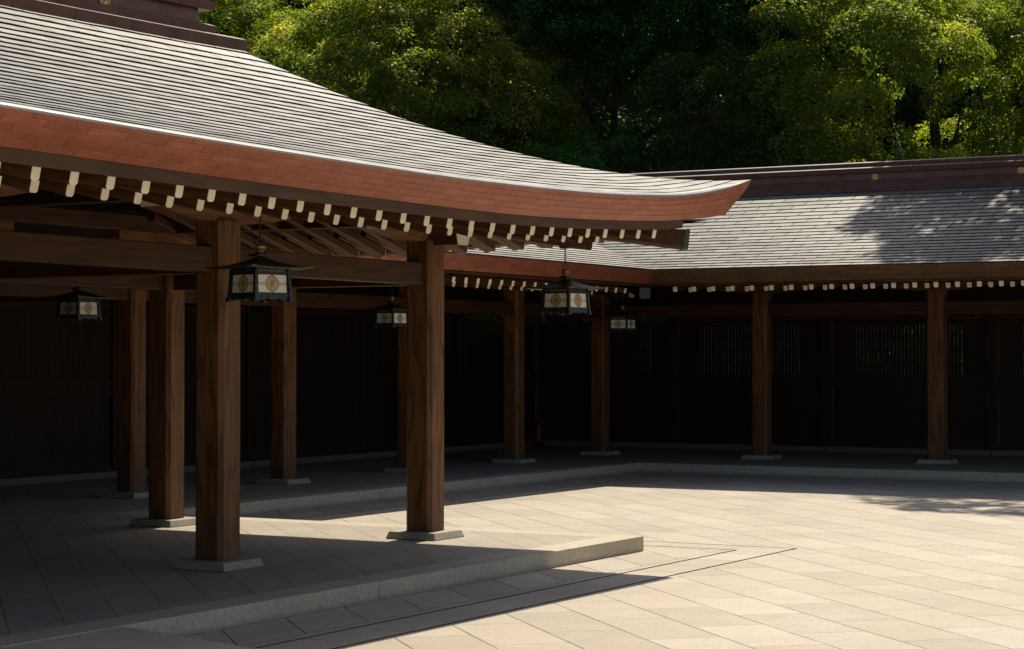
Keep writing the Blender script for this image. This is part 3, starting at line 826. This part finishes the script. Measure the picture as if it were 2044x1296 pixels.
def wall_post(x, y):
    m = MB(); m.box(x - .15, y - .15, .296, x + .15, y + .15, 3.8); m.build('wall_post', panel_z, gal, origin=(x, y, .2), bevel=.03)
for x in xs: wall_post(x, 23.8)
for y in ys2[1:-1]: wall_post(43.55, y)
wall_post(43.55, 23.8)
for x in (-14.1, ):
    m = MB(); m.box(x - .1, 12.6, K, x + .1, 24.2, 4.6); m.build('wall_panel', panel_z, hall, origin=(x, 18, K))  # end wall added out of view to stop light leaking under the hall
m = MB(); m.box(-14, 23.7, K, 16.5, 23.9, 4.6); m.build('wall_panel', panel_z, gal, origin=(10, 23.8, K))

# ------------------------------------------------------------------ lanterns
def emblem_mesh(r=.072):
    m = MB(); n = 16
    def ring(ra, rb, z=.004, seg=32):
        for k in range(seg):
            a, b = 2 * math.pi * k / seg, 2 * math.pi * (k + 1) / seg
            m.face([(ra * math.cos(a), ra * math.sin(a), z), (rb * math.cos(a), rb * math.sin(a), z), (rb * math.cos(b), rb * math.sin(b), z), (ra * math.cos(b), ra * math.sin(b), z)])
            m.face([(rb * math.cos(a), rb * math.sin(a), z), (rb * math.cos(a), rb * math.sin(a), 0), (rb * math.cos(b), rb * math.sin(b), 0), (rb * math.cos(b), rb * math.sin(b), z)])
    ring(r * .87, r); ring(.0, r * .2, .007, 16)
    for k in range(n):
        a = 2 * math.pi * k / n; c_, s_ = math.cos(a), math.sin(a); w0, w1 = r * .035, r * .075
        P = [(r * .18 * c_ + w0 * s_, r * .18 * s_ - w0 * c_), (r * .9 * c_ + w1 * s_, r * .9 * s_ - w1 * c_), (r * .9 * c_ - w1 * s_, r * .9 * s_ + w1 * c_), (r * .18 * c_ - w0 * s_, r * .18 * s_ + w0 * c_)]
        m.face([(x, y, .0035) for x, y in P])
    return m
def make_lantern(chain_top):
    L = thing('hanging_lantern', (0, 0, 0), 'x', 'lantern', 'bronze lanterns hung from the eaves')
    hb, ht = .21, .192
    def hw(z): return hb + (ht - hb) * z / .285
    # frame: posts, rails, scalloped apron
    m = MB()
    for sx in (-1, 1):
        for sy in (-1, 1):
            c0, c1 = hw(0) * 1.0, hw(.285)
            a, b = .018, .016
            m.hexa([(sx * c0 - a, sy * c0 - a, -.012), (sx * c0 + a, sy * c0 - a, -.012), (sx * c0 + a, sy * c0 + a, -.012), (sx * c0 - a, sy * c0 + a, -.012),
                    (sx * c1 - b, sy * c1 - b, .285), (sx * c1 + b, sy * c1 - b, .285), (sx * c1 + b, sy * c1 + b, .285), (sx * c1 - b, sy * c1 + b, .285)])
            m.box(sx * c0 - .026, sy * c0 - .026, -.016, sx * c0 + .026, sy * c0 + .026, .022)
    for q in range(4):
        rot = Matrix.Rotation(q * math.pi / 2, 3, 'Z')
        def bx(x0, y0, z0, x1, y1, z1):
            P = [(x0, y0, z0), (x1, y0, z0), (x1, y1, z0), (x0, y1, z0), (x0, y0, z1), (x1, y0, z1), (x1, y1, z1), (x0, y1, z1)]
            m.hexa([tuple(rot @ Vector(p)) for p in P])
        bx(-.19, -hw(.235) - .008, .228, .19, -hw(.235) + .012, .243)
        bx(-.185, -hw(.28) - .008, .272, .185, -hw(.28) + .012, .287)
        bx(-.20, -hw(.04) - .008, .030, .20, -hw(.04) + .012, .056)
        n = 12                                    # scalloped apron
        for i in range(n):
            u0, u1 = -.195 + .39 * i / n, -.195 + .39 * (i + 1) / n
            d = lambda u: .012 - .016 * abs(math.sin((u + .195) / .39 * math.pi * 3)) ** .7 
            y = -hw(.02) - .006
            for yy in (y, y + .006):
                m.face([tuple(rot @ Vector(p)) for p in ((u0, yy, d(u0)), (u1, yy, d(u1)), (u1, yy, .032), (u0, yy, .032))])
        for i in range(17):                       # little vertical bars of the top strip
            u = -.16 + .02 * i; bx(u - .003, -hw(.26) - .004, .243, u + .003, -hw(.26) + .004, .272)
    local('frame', m, iron, L)
    # floor plate
    m = MB(); m.box(-.19, -.19, .026, .19, .19, .032); local('floor_plate', m, iron, L)
    # curved roof with lifted corners
    m = MB(); n = 8; s0 = .345
    def rp(u, v):              # u,v in -1..1
        r_ = max(abs(u), abs(v)); cor = (min(abs(u), abs(v)) / max(r_, 1e-6)) ** 3 * r_ ** 4 if r_ > 0 else 0
        z = .285 + .118 * (1 - r_) ** 1.55 + .018 * cor
        return (u * s0, v * s0, z)
    for i in range(-n, n):
        for j in range(-n, n):
            q = [rp(i / n, j / n), rp((i + 1) / n, j / n), rp((i + 1) / n, (j + 1) / n), rp(i / n, (j + 1) / n)]
            m.face(q); m.face([(p[0], p[1], p[2] - .012) for p in q][::-1])
    for i in range(-n, n):
        for f in (lambda t: rp(t, -1), lambda t: rp(1, t), lambda t: rp(-t, 1), lambda t: rp(-1, -t)):
            a, b = f(i / n), f((i + 1) / n); m.face([(a[0], a[1], a[2] - .014), (b[0], b[1], b[2] - .014), b, a])
    m.frustum(0, 0, .392, .068, .068, .412, .074, .074); m.frustum(0, 0, .412, .045, .045, .43, .03, .03)
    local('lantern_roof', m, bronze_roof, L)
    m = MB(); m.lathe([(.026, .425), (.034, .43), (.034, .44), (.026, .444), (.036, .452), (.046, .466), (.047, .48), (.040, .494), (.022, .504), (.01, .512), (.0001, .514)], 20)
    fin = local('finial', m, dull_gold, L, smooth=True)
    m = MB(); m.tube([(.056 * math.cos(t), 0, .502 + .056 * math.sin(t)) for t in [2 * math.pi * k / 20 for k in range(20)]], .006, 6, True)
    local('ring', m, iron, L)
    # chain of oval links
    m = MB(); z = .555; k = 0
    while z < chain_top:
        pts = []
        for a in range(12):
            t = 2 * math.pi * a / 12; x, zz = .011 * math.cos(t), .026 * math.sin(t)
            pts.append((x, 0, z + zz + .02) if k % 2 == 0 else (0, x, z + zz + .02))
        m.tube(pts, .0042, 5, True); z += .040; k += 1
    m.box(-.012, -.012, chain_top - .01, .012, .012, chain_top + .02)
    local('chain', m, iron, L)
    # four white panes each with gilt border, bars and a sixteen-petal crest
    for q in range(4):
        tilt = math.atan((hb - ht) / .285)
        m = MB(); m.box(-.178, 0, .056, .178, .005, .228); m.box(-.17, .003, .243, .17, .006, .272)
        pane = local('pane', m, pane_mat, L, tuple(Matrix.Rotation(q * math.pi / 2, 3, 'Z') @ Vector((0, -hw(.0) + .004, 0))), (0, 0, q * math.pi / 2))
        pane.rotation_euler = (-tilt, 0, q * math.pi / 2)
        m = MB(); t = .006
        for x0, x1, z0, z1 in ((-.178, .178, .056, .062), (-.178, .178, .222, .228), (-.178, -.172, .062, .222), (.172, .178, .062, .222),
                               (-.172, .172, .243, .247), (-.172, .172, .268, .272), (-.172, -.168, .247, .268), (.168, .172, .247, .268)):
            m.box(x0, -t, z0, x1, -.0005, z1)
        for f_ in range(len(m.mi)): m.mi[f_] = 0
        n0 = len(m.mi)
        for z0 in (.131, .147): m.box(-.172, -.003, z0, -.064, -.0004, z0 + .004); m.box(.064, -.003, z0, .172, -.0004, z0 + .004)
        for x0 in (-.009, .005): m.box(x0, -.003, .062, x0 + .004, -.0004, .078); m.box(x0, -.003, .206, x0 + .004, -.0004, .222)
        local('cross_bar', m, iron, pane)
        for f_ in range(n0, len(m.mi)): m.mi[f_] = 1
        local('gilt_border', m, [dull_gold, iron], pane)
        local('crest', emblem_mesh(), dull_gold, pane, (0, -.001, .142), (R(90), 0, 0))
    for c in L.children:
        if c.name.startswith(('frame', 'floor_plate')): c.scale = (.925, .925, 1)
        if c.name.startswith('pane'):
            c.location.x *= .925; c.location.y *= .925; c.scale = (.925, 1, 1)
            for q in c.children:
                if q.name.startswith('crest'): q.scale = (1 / .925, 1, 1)
    return L
near = make_lantern(.80)
LZ = 2.785
spots = [((15.02, 11.05), -16.8, 'bronze lantern with white crest panes hanging beside the frontmost timber column', None),
         ((21.06, 11.15), -8.6, 'lantern under the upturned roof corner, its chain against the bright far roof', None),
         ((21.13, 18.52), -5, 'dim lantern deep under the left hall, left of all the columns', None),
         ((28.80, 18.50), -8, 'lantern half hidden behind the left side of the second timber column', None),
         ((35.9, 17.75), -1, 'small dark lantern at the far inner corner of the gallery', None)]
def setup(o, i):
    (x, y), rz, lab, _ = spots[i]
    o.location = (x, y, LZ - .01); o.rotation_euler = (0, 0, R(rz)); o['label'] = lab
setup(near, 0)
for i in range(1, 5):
    c = copy(near, None); setup(c, i)
# green hook plate on the lower hip rafter that carries the corner lantern
m = MB(); m.hexa([(-.05, -.05, 3.52), (.05, -.05, 3.52), (.05, .05, 3.52), (-.05, .05, 3.52), (-.06, -.06, 3.68), (.06, -.06, 3.68), (.06, .06, 3.68), (-.06, .06, 3.68)])
m.v = [(x + 21.06, y + 11.15, z) for x, y, z in m.v]
m.build('lantern_hook', verdigris, hall, origin=(21.06, 11.15, 3.5))

# ------------------------------------------------------------------ fire extinguisher by the wall
fx = thing('fire_extinguisher', (42.72, 23.34, .30), 'red fire extinguisher standing against the dark back wall behind a corner column', 'extinguisher')
m = MB(); m.lathe([(.0001, 0), (.07, 0), (.075, .01), (.075, .36), (.06, .41), (.03, .44), (.025, .46)], 20); local('cylinder_body', m, red_paint, fx, smooth=True)
m = MB(); m.box(-.02, -.02, .46, .02, .02, .50); m.box(-.10, -.012, .50, .03, .012, .515); m.box(-.09, -.01, .53, .02, .01, .542); local('valve_handle', m, iron, fx)
m = MB(); m.tube([(.02, 0, .48), (.09, 0, .44), (.11, 0, .32), (.10, 0, .14)], .011, 8); local('hose', m, black_rubber, fx)
m = MB(); m.box(-.11, -.11, -.125, .11, .11, -.004); local('stand', m, iron, fx)

# ------------------------------------------------------------------ trees
FW = Vector((math.cos(R(29.378)), math.sin(R(29.378)), 0)); RT = Vector((FW.y, -FW.x, 0))
rng = np.random.default_rng(11)
def crown(name, parent, lobes, mat, leaf=.085, density=1., puff=.42, droop=.6, keep=None, core=()):
    """lobes: (x,y,z,r). Leaves gather in puffs over each lobe's shell; gaps stay open between puffs."""
    Cs, Ns, Ts, Ss = [], [], [], []
    for (lx, ly, lz, lr) in lobes:
        npuff = max(5, int(5.2 * (lr / puff) ** 2 * density))
        d = rng.normal(size=(npuff, 3)); d /= np.linalg.norm(d, axis=1)[:, None]
        d[:, 2] = np.where(d[:, 2] < -.45, -d[:, 2], d[:, 2])
        away = (d[:, 0] * FW.x + d[:, 1] * FW.y) > .35; d = d[~(away & (rng.random(npuff) < .6))]; npuff = len(d)
        rr = lr * (.97 - .22 * rng.random(npuff) ** 1.5 + .06 * rng.normal(size=npuff))
        pc = np.array((lx, ly, lz)) + d * rr[:, None] * np.array((1, 1, .82))
        pr = puff * (.55 + .6 * rng.random(npuff)); pt = rng.random(npuff); lt = rng.random()
        nl = (105 * (pr / .42) ** 2 * (.085 / leaf) ** 2).astype(int) + 8
        idx = np.repeat(np.arange(npuff), nl); n = len(idx)
        e = rng.normal(size=(n, 3)); e /= np.linalg.norm(e, axis=1)[:, None]
        e = e + d[idx] * .55; e[:, 2] += .1; e /= np.linalg.norm(e, axis=1)[:, None]
        rad = pr[idx] * (.55 + .5 * rng.random(n))
        p = pc[idx] + e * rad[:, None] * np.array((1, 1, .8))
        Cs.append(p); Ns.append(e * .45 + d[idx] * .35 + rng.normal(size=(n, 3)) * .42 + np.array((.30, .05, .50)))
        Ts.append(np.clip(.06 + .34 * rng.random(n) + .26 * pt[idx] + .12 * lt + .42 * np.clip(d[idx][:, 2], 0, 1) * rng.random(n), 0, 1)); Ss.append(leaf * (.65 + .7 * rng.random(n)))  # upward-facing puffs tinted yellower, painting stronger sunlit tops
    for (lx, ly, lz, lr) in core:            # oversized dark inner leaves added to block sun through the crown
        n = int(85 * lr ** 3); e = rng.normal(size=(n, 3)); e /= np.linalg.norm(e, axis=1)[:, None]
        Cs.append(np.array((lx, ly, lz)) + e * (lr * rng.random(n) ** .45)[:, None]); Ns.append(rng.normal(size=(n, 3)) + np.array((.0, 0, .9)))
        Ts.append(.1 + .3 * rng.random(n)); Ss.append(.30 * (.7 + .6 * rng.random(n)))
    C = np.concatenate(Cs); Nn = np.concatenate(Ns); T = np.concatenate(Ts); Sz = np.concatenate(Ss)
    Nn /= np.linalg.norm(Nn, axis=1)[:, None]
    ax = rng.normal(size=Nn.shape); ax[:, 2] -= droop * 1.6
    ax -= Nn * np.sum(ax * Nn, axis=1)[:, None]; ax /= np.linalg.norm(ax, axis=1)[:, None]
    sd = np.cross(Nn, ax); L = Sz[:, None]
    fold = Nn * L * .10
    v = np.stack([C, C + ax * L * .5 + sd * L * .30 + fold, C + ax * L * 1.08, C + ax * L * .5 - sd * L * .30 + fold], axis=1).reshape(-1, 3)
    n = len(C); og = np.array(parent.location) if parent is not None else np.zeros(3)
    me = bpy.data.meshes.new(name); me.vertices.add(4 * n); me.vertices.foreach_set('co', (v - og).astype(np.float32).ravel())
    me.loops.add(4 * n); me.loops.foreach_set('vertex_index', np.arange(4 * n, dtype=np.int32))
    me.polygons.add(n); me.polygons.foreach_set('loop_start', np.arange(0, 4 * n, 4, dtype=np.int32)); me.polygons.foreach_set('loop_total', np.full(n, 4, dtype=np.int32))
    at = me.attributes.new('tint', 'FLOAT', 'FACE'); at.data.foreach_set('value', T.astype(np.float32))
    me.update(calc_edges=True); me.materials.append(mat)
    o = bpy.data.objects.new(name, me); COL.objects.link(o); o.parent = parent
    return n
TOT = 0
def limbs(parent, base, top, r0, branches, seed):
    rg_ = random.Random(seed); m = MB()
    b, t = Vector(base), Vector(top)
    pts = [b.lerp(t, k / 7) + Vector((rg_.uniform(-.16, .16), rg_.uniform(-.16, .16), 0)) * (0 if k in (0,) else 1) for k in range(8)]
    m.tube(pts, [r0 * (1.25 if k == 0 else 1 - .75 * k / 7) for k in range(8)], 10)
    def br(p, d, L, r, lev):
        q = [p]; d = d.normalized()
        for k in range(5):
            d = (d + Vector((rg_.uniform(-.28, .28), rg_.uniform(-.28, .28), rg_.uniform(-.12, .22)))).normalized(); q.append(q[-1] + d * L / 5)
        m.tube(q, [r * (1 - .8 * k / 5) for k in range(6)], 6)
        if lev > 0:
            for k in range(3): br(q[rg_.randint(1, 4)], d + Vector((rg_.uniform(-1, 1), rg_.uniform(-1, 1), rg_.uniform(-.3, .7))), L * .55, r * .5, lev - 1)
    for f, d, L in branches:
        k = f * 7; i = min(6, int(k)); p = pts[i].lerp(pts[i + 1], k - i); br(p, Vector(d), L, r0 * .42, 2)
    m.build('trunk', bark_mat, parent, smooth=True)

def cam_pt(r_, D, z): p = FW * D + RT * r_; return (p.x, p.y, z)
def tree(name, r_, D, label, mat, lobes_cam, leaf=.085, density=1., puff=.42, droop=.6, trunk_top=9., tr=.35, branches=None, seed=1, core=(), group='broadleaf trees rising behind the gallery roof', z0=-.16, keep=None):
    global TOT
    p = cam_pt(r_, D, z0); t = thing(name, p, label, 'tree', group)
    lob = []
    for (a, dd, z, rad) in lobes_cam: q = cam_pt(a, D + dd, z); lob.append((*q, rad))
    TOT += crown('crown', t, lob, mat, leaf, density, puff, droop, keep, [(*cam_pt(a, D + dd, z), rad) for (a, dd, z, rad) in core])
    br = branches if branches is not None else [(.45 + .08 * k, (math.cos(k * 2.4), math.sin(k * 2.4), .7), 3.2) for k in range(6)]
    limbs(t, p, (p[0], p[1], trunk_top), tr, br, seed)
    return t
def dome(cx, cz, rx, rz, n, lr, seed, dspan=2.6, top=True):
    """lobes over the camera-facing and upper side of a rounded crown"""
    g = random.Random(seed); out = []
    i = 0
    while len(out) < n and i < n * 30:
        i += 1
        a = g.uniform(-1, 1); z = g.uniform(-1, 1)
        if a * a + z * z > 1: continue
        dp = -math.sqrt(max(0, 1 - a * a - z * z)) * dspan
        r_ = lr * g.uniform(.7, 1.25)
        c = (cx + a * rx, dp + g.uniform(-.4, .4), cz + z * rz, r_)
        if all(math.dist((c[0], c[1], c[2]), o[:3]) > .95 * lr for o in out): out.append(c)
    out += [(cx + g.uniform(-.7, .7) * rx, dspan * .8, cz + g.uniform(-.5, .8) * rz, lr * 1.1) for _ in range(max(3, n // 4))]
    return out

# the rounded olive tree, sun on its upper left
A = dome(-3.0, 8.6, 4.2, 4.6, 34, 1.3, 3, 6.0)
A += [(-6.7, -.4, 9.7, 1.0), (-6.0, -.4, 11.0, 1.15), (-5.0, -.6, 12.3, 1.25), (-6.9, .2, 8.5, .9), (-3.4, -.4, 13.0, 1.4), (-1.6, -.2, 13.3, 1.4), (.3, .2, 13.0, 1.3),
      (-4.6, -3.0, 10.6, 1.3), (-2.6, -3.6, 11.0, 1.35), (-.6, -3.0, 11.2, 1.3), (-3.4, -5.2, 8.6, 1.3), (-1.2, -5.2, 8.8, 1.3), (-5.4, -3.4, 8.6, 1.1), (-4.4, -1.4, 12.0, 1.1), (-2.2, -1.8, 12.3, 1.2)]
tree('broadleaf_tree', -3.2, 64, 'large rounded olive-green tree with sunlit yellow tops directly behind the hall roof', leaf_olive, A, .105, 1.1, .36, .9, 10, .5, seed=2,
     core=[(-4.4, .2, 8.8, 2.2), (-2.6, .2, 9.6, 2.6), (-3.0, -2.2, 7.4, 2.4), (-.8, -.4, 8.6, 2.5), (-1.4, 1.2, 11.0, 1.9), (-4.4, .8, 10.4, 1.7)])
B = dome(-11.0, 12.2, 3.6, 4.2, 26, 1.3, 5, 3.0)
tree('broadleaf_tree', -11.0, 76, 'distant fine-leaved green tree between the hall ridge end and the rounded tree', leaf_bright, B, .10, .9, .5, .3, 13, .4, seed=4,
     core=[(-11, .5, 11.5, 2.4), (-9.2, .6, 10.5, 2.0)])
# deep green canopy over the centre
C = dome(4.6, 13.0, 5.6, 2.2, 30, 1.25, 7, 2.4) + dome(1.2, 12.6, 2.4, 2.2, 10, 1.1, 17, 2.0) + dome(8.0, 10.8, 1.7, 2.1, 8, 1.0, 27, 1.2)
tree('broadleaf_tree', 3.15, 63, 'dark deep-green tree with a bare forked trunk in the middle of the wood', leaf_deep, C, .11, 1.2, .45, 1.0, 12.2, .26, seed=6,
     branches=[(.50, (-1, .4, .9), 2.4), (.56, (.9, -.6, .6), 2.6), (.60, (.4, -1, .25), 2.6), (.66, (-.6, .8, 1.0), 2.5), (.70, (.7, -.7, .8), 2.4), (.8, (-.5, .7, .7), 2.0), (.85, (.5, -.5, .8), 2.0), (.46, (-.3, 1, .3), 2.2)],
     core=[(x_, d_, 15.2 + .6 * math.sin(x_ * 2 + d_), 2.3) for x_ in (.2, 2.6, 5.0, 7.4, 9.4) for d_ in (-1., 2.2, 5.2)])  # leaf masses added above the view to keep sun off the centre
# lower shaded shrubs/trees in the centre
for i, (r_, D, cz, rx, rz, n, lab) in enumerate(((-.1, 60, 7.0, 1.7, 1.9, 9, 'low dark shrubby tree left of the forked trunk, just above the hall roof slope'),
        (2.0, 58, 6.7, 1.6, 1.3, 9, 'low deep-green tree just left of the forked trunk above the roof'),
        (5.4, 59, 8.2, 1.7, 2.4, 12, 'upright dark tree right of the forked trunk with a few glinting leaves'),
        (7.6, 60, 6.2, 1.1, 1.2, 6, 'small dark tree low beside the bright right-hand tree'))):
    tree('broadleaf_tree', r_, D, lab, leaf_dark if i % 2 == 0 else leaf_deep, dome(r_, cz, rx, rz, n, .85, 30 + i, 1.4), .10, .9, .38, .7, cz, .16, seed=20 + i)
# fresh green tree on the right
Dd = dome(10.2, 9.0, 3.1, 4.6, 30, 1.1, 9, 4.2) + [(7.5, -1.8, 7.6, 1.05), (7.3, -1.8, 9.0, .9), (7.9, -1.8, 10.3, 1.0), (8.0, -1.6, 11.7, 1.05), (7.7, -2.2, 6.5, .9), (8.6, -2.6, 9.3, 1.1), (9.0, -2.8, 7.6, 1.1), (8.6, -.8, 12.8, 1.0), (9.6, -1.6, 11.6, 1.2), (11.4, -1.6, 12.4, 1.3), (13.0, -1.2, 11.6, 1.1)]
Dd = [l for l in Dd if not (10.6 < l[0] < 13.0 and 7.6 < l[2] < 9.4)]
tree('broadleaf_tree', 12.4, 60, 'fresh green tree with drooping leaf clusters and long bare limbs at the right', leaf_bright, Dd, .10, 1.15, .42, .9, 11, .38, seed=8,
     branches=[(.62, (-.9, 1.6, .35), 4.2), (.72, (-1.0, 1.5, .2), 4.6), (.5, (-.7, 1.5, .55), 3.6), (.75, (.6, -1, .7), 3), (.85, (0, .4, 1), 3)],
     core=[(8.8, .4, 8.0, 1.3), (9.2, .6, 10.2, 1.7), (11.2, 1.0, 12.0, 1.9), (12.6, 1.6, 13.0, 1.9)])
E_ = dome(15.2, 9.4, 2.6, 4.4, 24, 1.05, 12, 2.4)
tree('broadleaf_tree', 15.6, 61.5, 'green tree at the right edge of the photograph above the crested ridge', leaf_bright, E_, .10, 1., .42, .8, 11, .4, seed=10,
     core=[(15.4, .6, 11.0, 1.8), (14.6, .8, 8.6, 1.5)])
# tree beside the right wing whose crown throws the dappled shade on the roof
F_ = []
g = random.Random(5)
sx, sy, sz = 49.0, 7.5, 16.0
F_ += [(45.2, 3.5, 15.4, 1.1), (44.6, 5.4, 15.8, 1.0), (45.0, 7.2, 15.6, 1.1), (44.8, 9.0, 15.9, 1.0), (45.4, 10.6, 16.2, .9), (44.2, 7.8, 15.2, .7), (41.4, 9.3, 15.4, .9), (41.6, 10.9, 15.5, .8), (42.4, 8.0, 15.5, 1.0), (42.6, 11.6, 15.8, .8), (42.0, 6.4, 15.4, 1.0), (43.2, 9.8, 15.8, .9), (41.2, 7.6, 15.0, .8), (43.6, 12.4, 16.0, .6)]
tF = thing('broadleaf_tree', (sx + 1.5, sy - 2, -.16), 'tall tree beyond the right edge casting dappled shade on the far roof', 'tree', 'broadleaf trees rising behind the gallery roof')
for k in range(84):
    a = g.uniform(0, 6.283); rr = math.sqrt(g.random()); F_.append((sx + 5.0 * rr * math.cos(a), sy + 7.2 * rr * math.sin(a), sz + g.uniform(-2.2, 2.2), g.uniform(.8, 1.25)))
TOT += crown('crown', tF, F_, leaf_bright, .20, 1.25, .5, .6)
limbs(tF, (sx + 1.5, sy - 2, -.16), (sx + 1, sy - 1, 15), .4, [(.6 + .06 * k, (math.cos(k * 2.2), math.sin(k * 2.2), .6), 3.4) for k in range(6)], 44)
# undergrowth added close behind the back walls to block light through the lattice
U_ = []
g = random.Random(19)
for k in range(120):
    if k % 2: U_.append((g.uniform(45.2, 48.), g.uniform(4, 30), g.uniform(.2, 2.9), g.uniform(.5, .8)))
    else: U_.append((g.uniform(16, 48), g.uniform(27, 30), g.uniform(.2, 2.7), g.uniform(.5, .8)))
n_ = crown('undergrowth', None, U_, leaf_deep, .20, .8, .5, .6); TOT += n_
meta(bpy.data.objects['undergrowth'], 'leafy undergrowth added behind the back wall to block light through its lattice', 'undergrowth', None, 'stuff')
# far wood behind everything: one mass
W = []
g = random.Random(77)
for k in range(230):
    r_ = g.uniform(-24, 30); dd = g.uniform(0, 5); q = cam_pt(r_ , 82 + dd, g.uniform(1, 21)); W.append((*q, g.uniform(1.6, 2.6)))
n_ = crown('far_wood', None, W, leaf_dark, .26, .55, .75, .6)
o = bpy.data.objects['far_wood']; meta(o, 'dark dense wood far behind the trees and gallery', 'wood', None, 'stuff'); TOT += n_
m = MB()
for k in range(40):
    r_ = -26 + k * 1.45; p = cam_pt(r_, 88, 0); q = cam_pt(r_ + 1.45, 88, 0); h1, h2 = 22 + 2 * math.sin(k * 1.3), 22 + 2 * math.sin((k + 1) * 1.3)
    p2 = cam_pt(r_, 93, 0); q2 = cam_pt(r_ + 1.45, 93, 0)
    m.hexa([p, q, q2, p2, (p[0], p[1], h1), (q[0], q[1], h2), (q2[0], q2[1], h2 - 2), (p2[0], p2[1], h1 - 2)])
meta(m.build('wooded_hill', floor_mat), kind='structure')
print('LEAVES', TOT)

# ------------------------------------------------------------------ light, sky, camera
sun_v = Vector((.715, .10, 1.)).normalized()
el = math.asin(sun_v.z); az = math.atan2(sun_v.x, sun_v.y)      # clockwise from +Y
sd = bpy.data.lights.new('sun', 'SUN'); sd.energy = 4.9; sd.angle = R(.53); sd.color = (1., .90, .74)
so = bpy.data.objects.new('sun', sd); COL.objects.link(so); so.rotation_euler = sun_v.to_track_quat('Z', 'Y').to_euler(); so.location = (30, 10, 40)
w = bpy.data.worlds.new('World'); S.world = w; w.use_nodes = True
nt = w.node_tree; sk = nt.nodes.new('ShaderNodeTexSky'); sk.sky_type = 'NISHITA'; sk.sun_disc = False
sk.sun_elevation = el; sk.sun_rotation = az; sk.air_density = 1.; sk.dust_density = 2.2; sk.ozone_density = .4
nt.links.new(sk.outputs[0], nt.nodes['Background'].inputs[0]); nt.nodes['Background'].inputs[1].default_value = .095
cd = bpy.data.cameras.new('camera'); cd.sensor_width = 36; cd.lens = 4121 / 2044 * 36; cd.clip_end = 2000; cd.clip_start = .1
co = bpy.data.objects.new('camera', cd); COL.objects.link(co); co.location = (0, 0, 2.25)
co.rotation_euler = (R(90 + .9453), 0, R(29.378 - 90)); S.camera = co
S.view_settings.view_transform = 'Standard'; S.view_settings.look = 'None'; S.view_settings.exposure = .12; S.view_settings.gamma = 1.
S.cycles.max_bounces = 8; S.cycles.diffuse_bounces = 5; S.cycles.glossy_bounces = 3; S.cycles.transmission_bounces = 3; S.cycles.transparent_max_bounces = 4
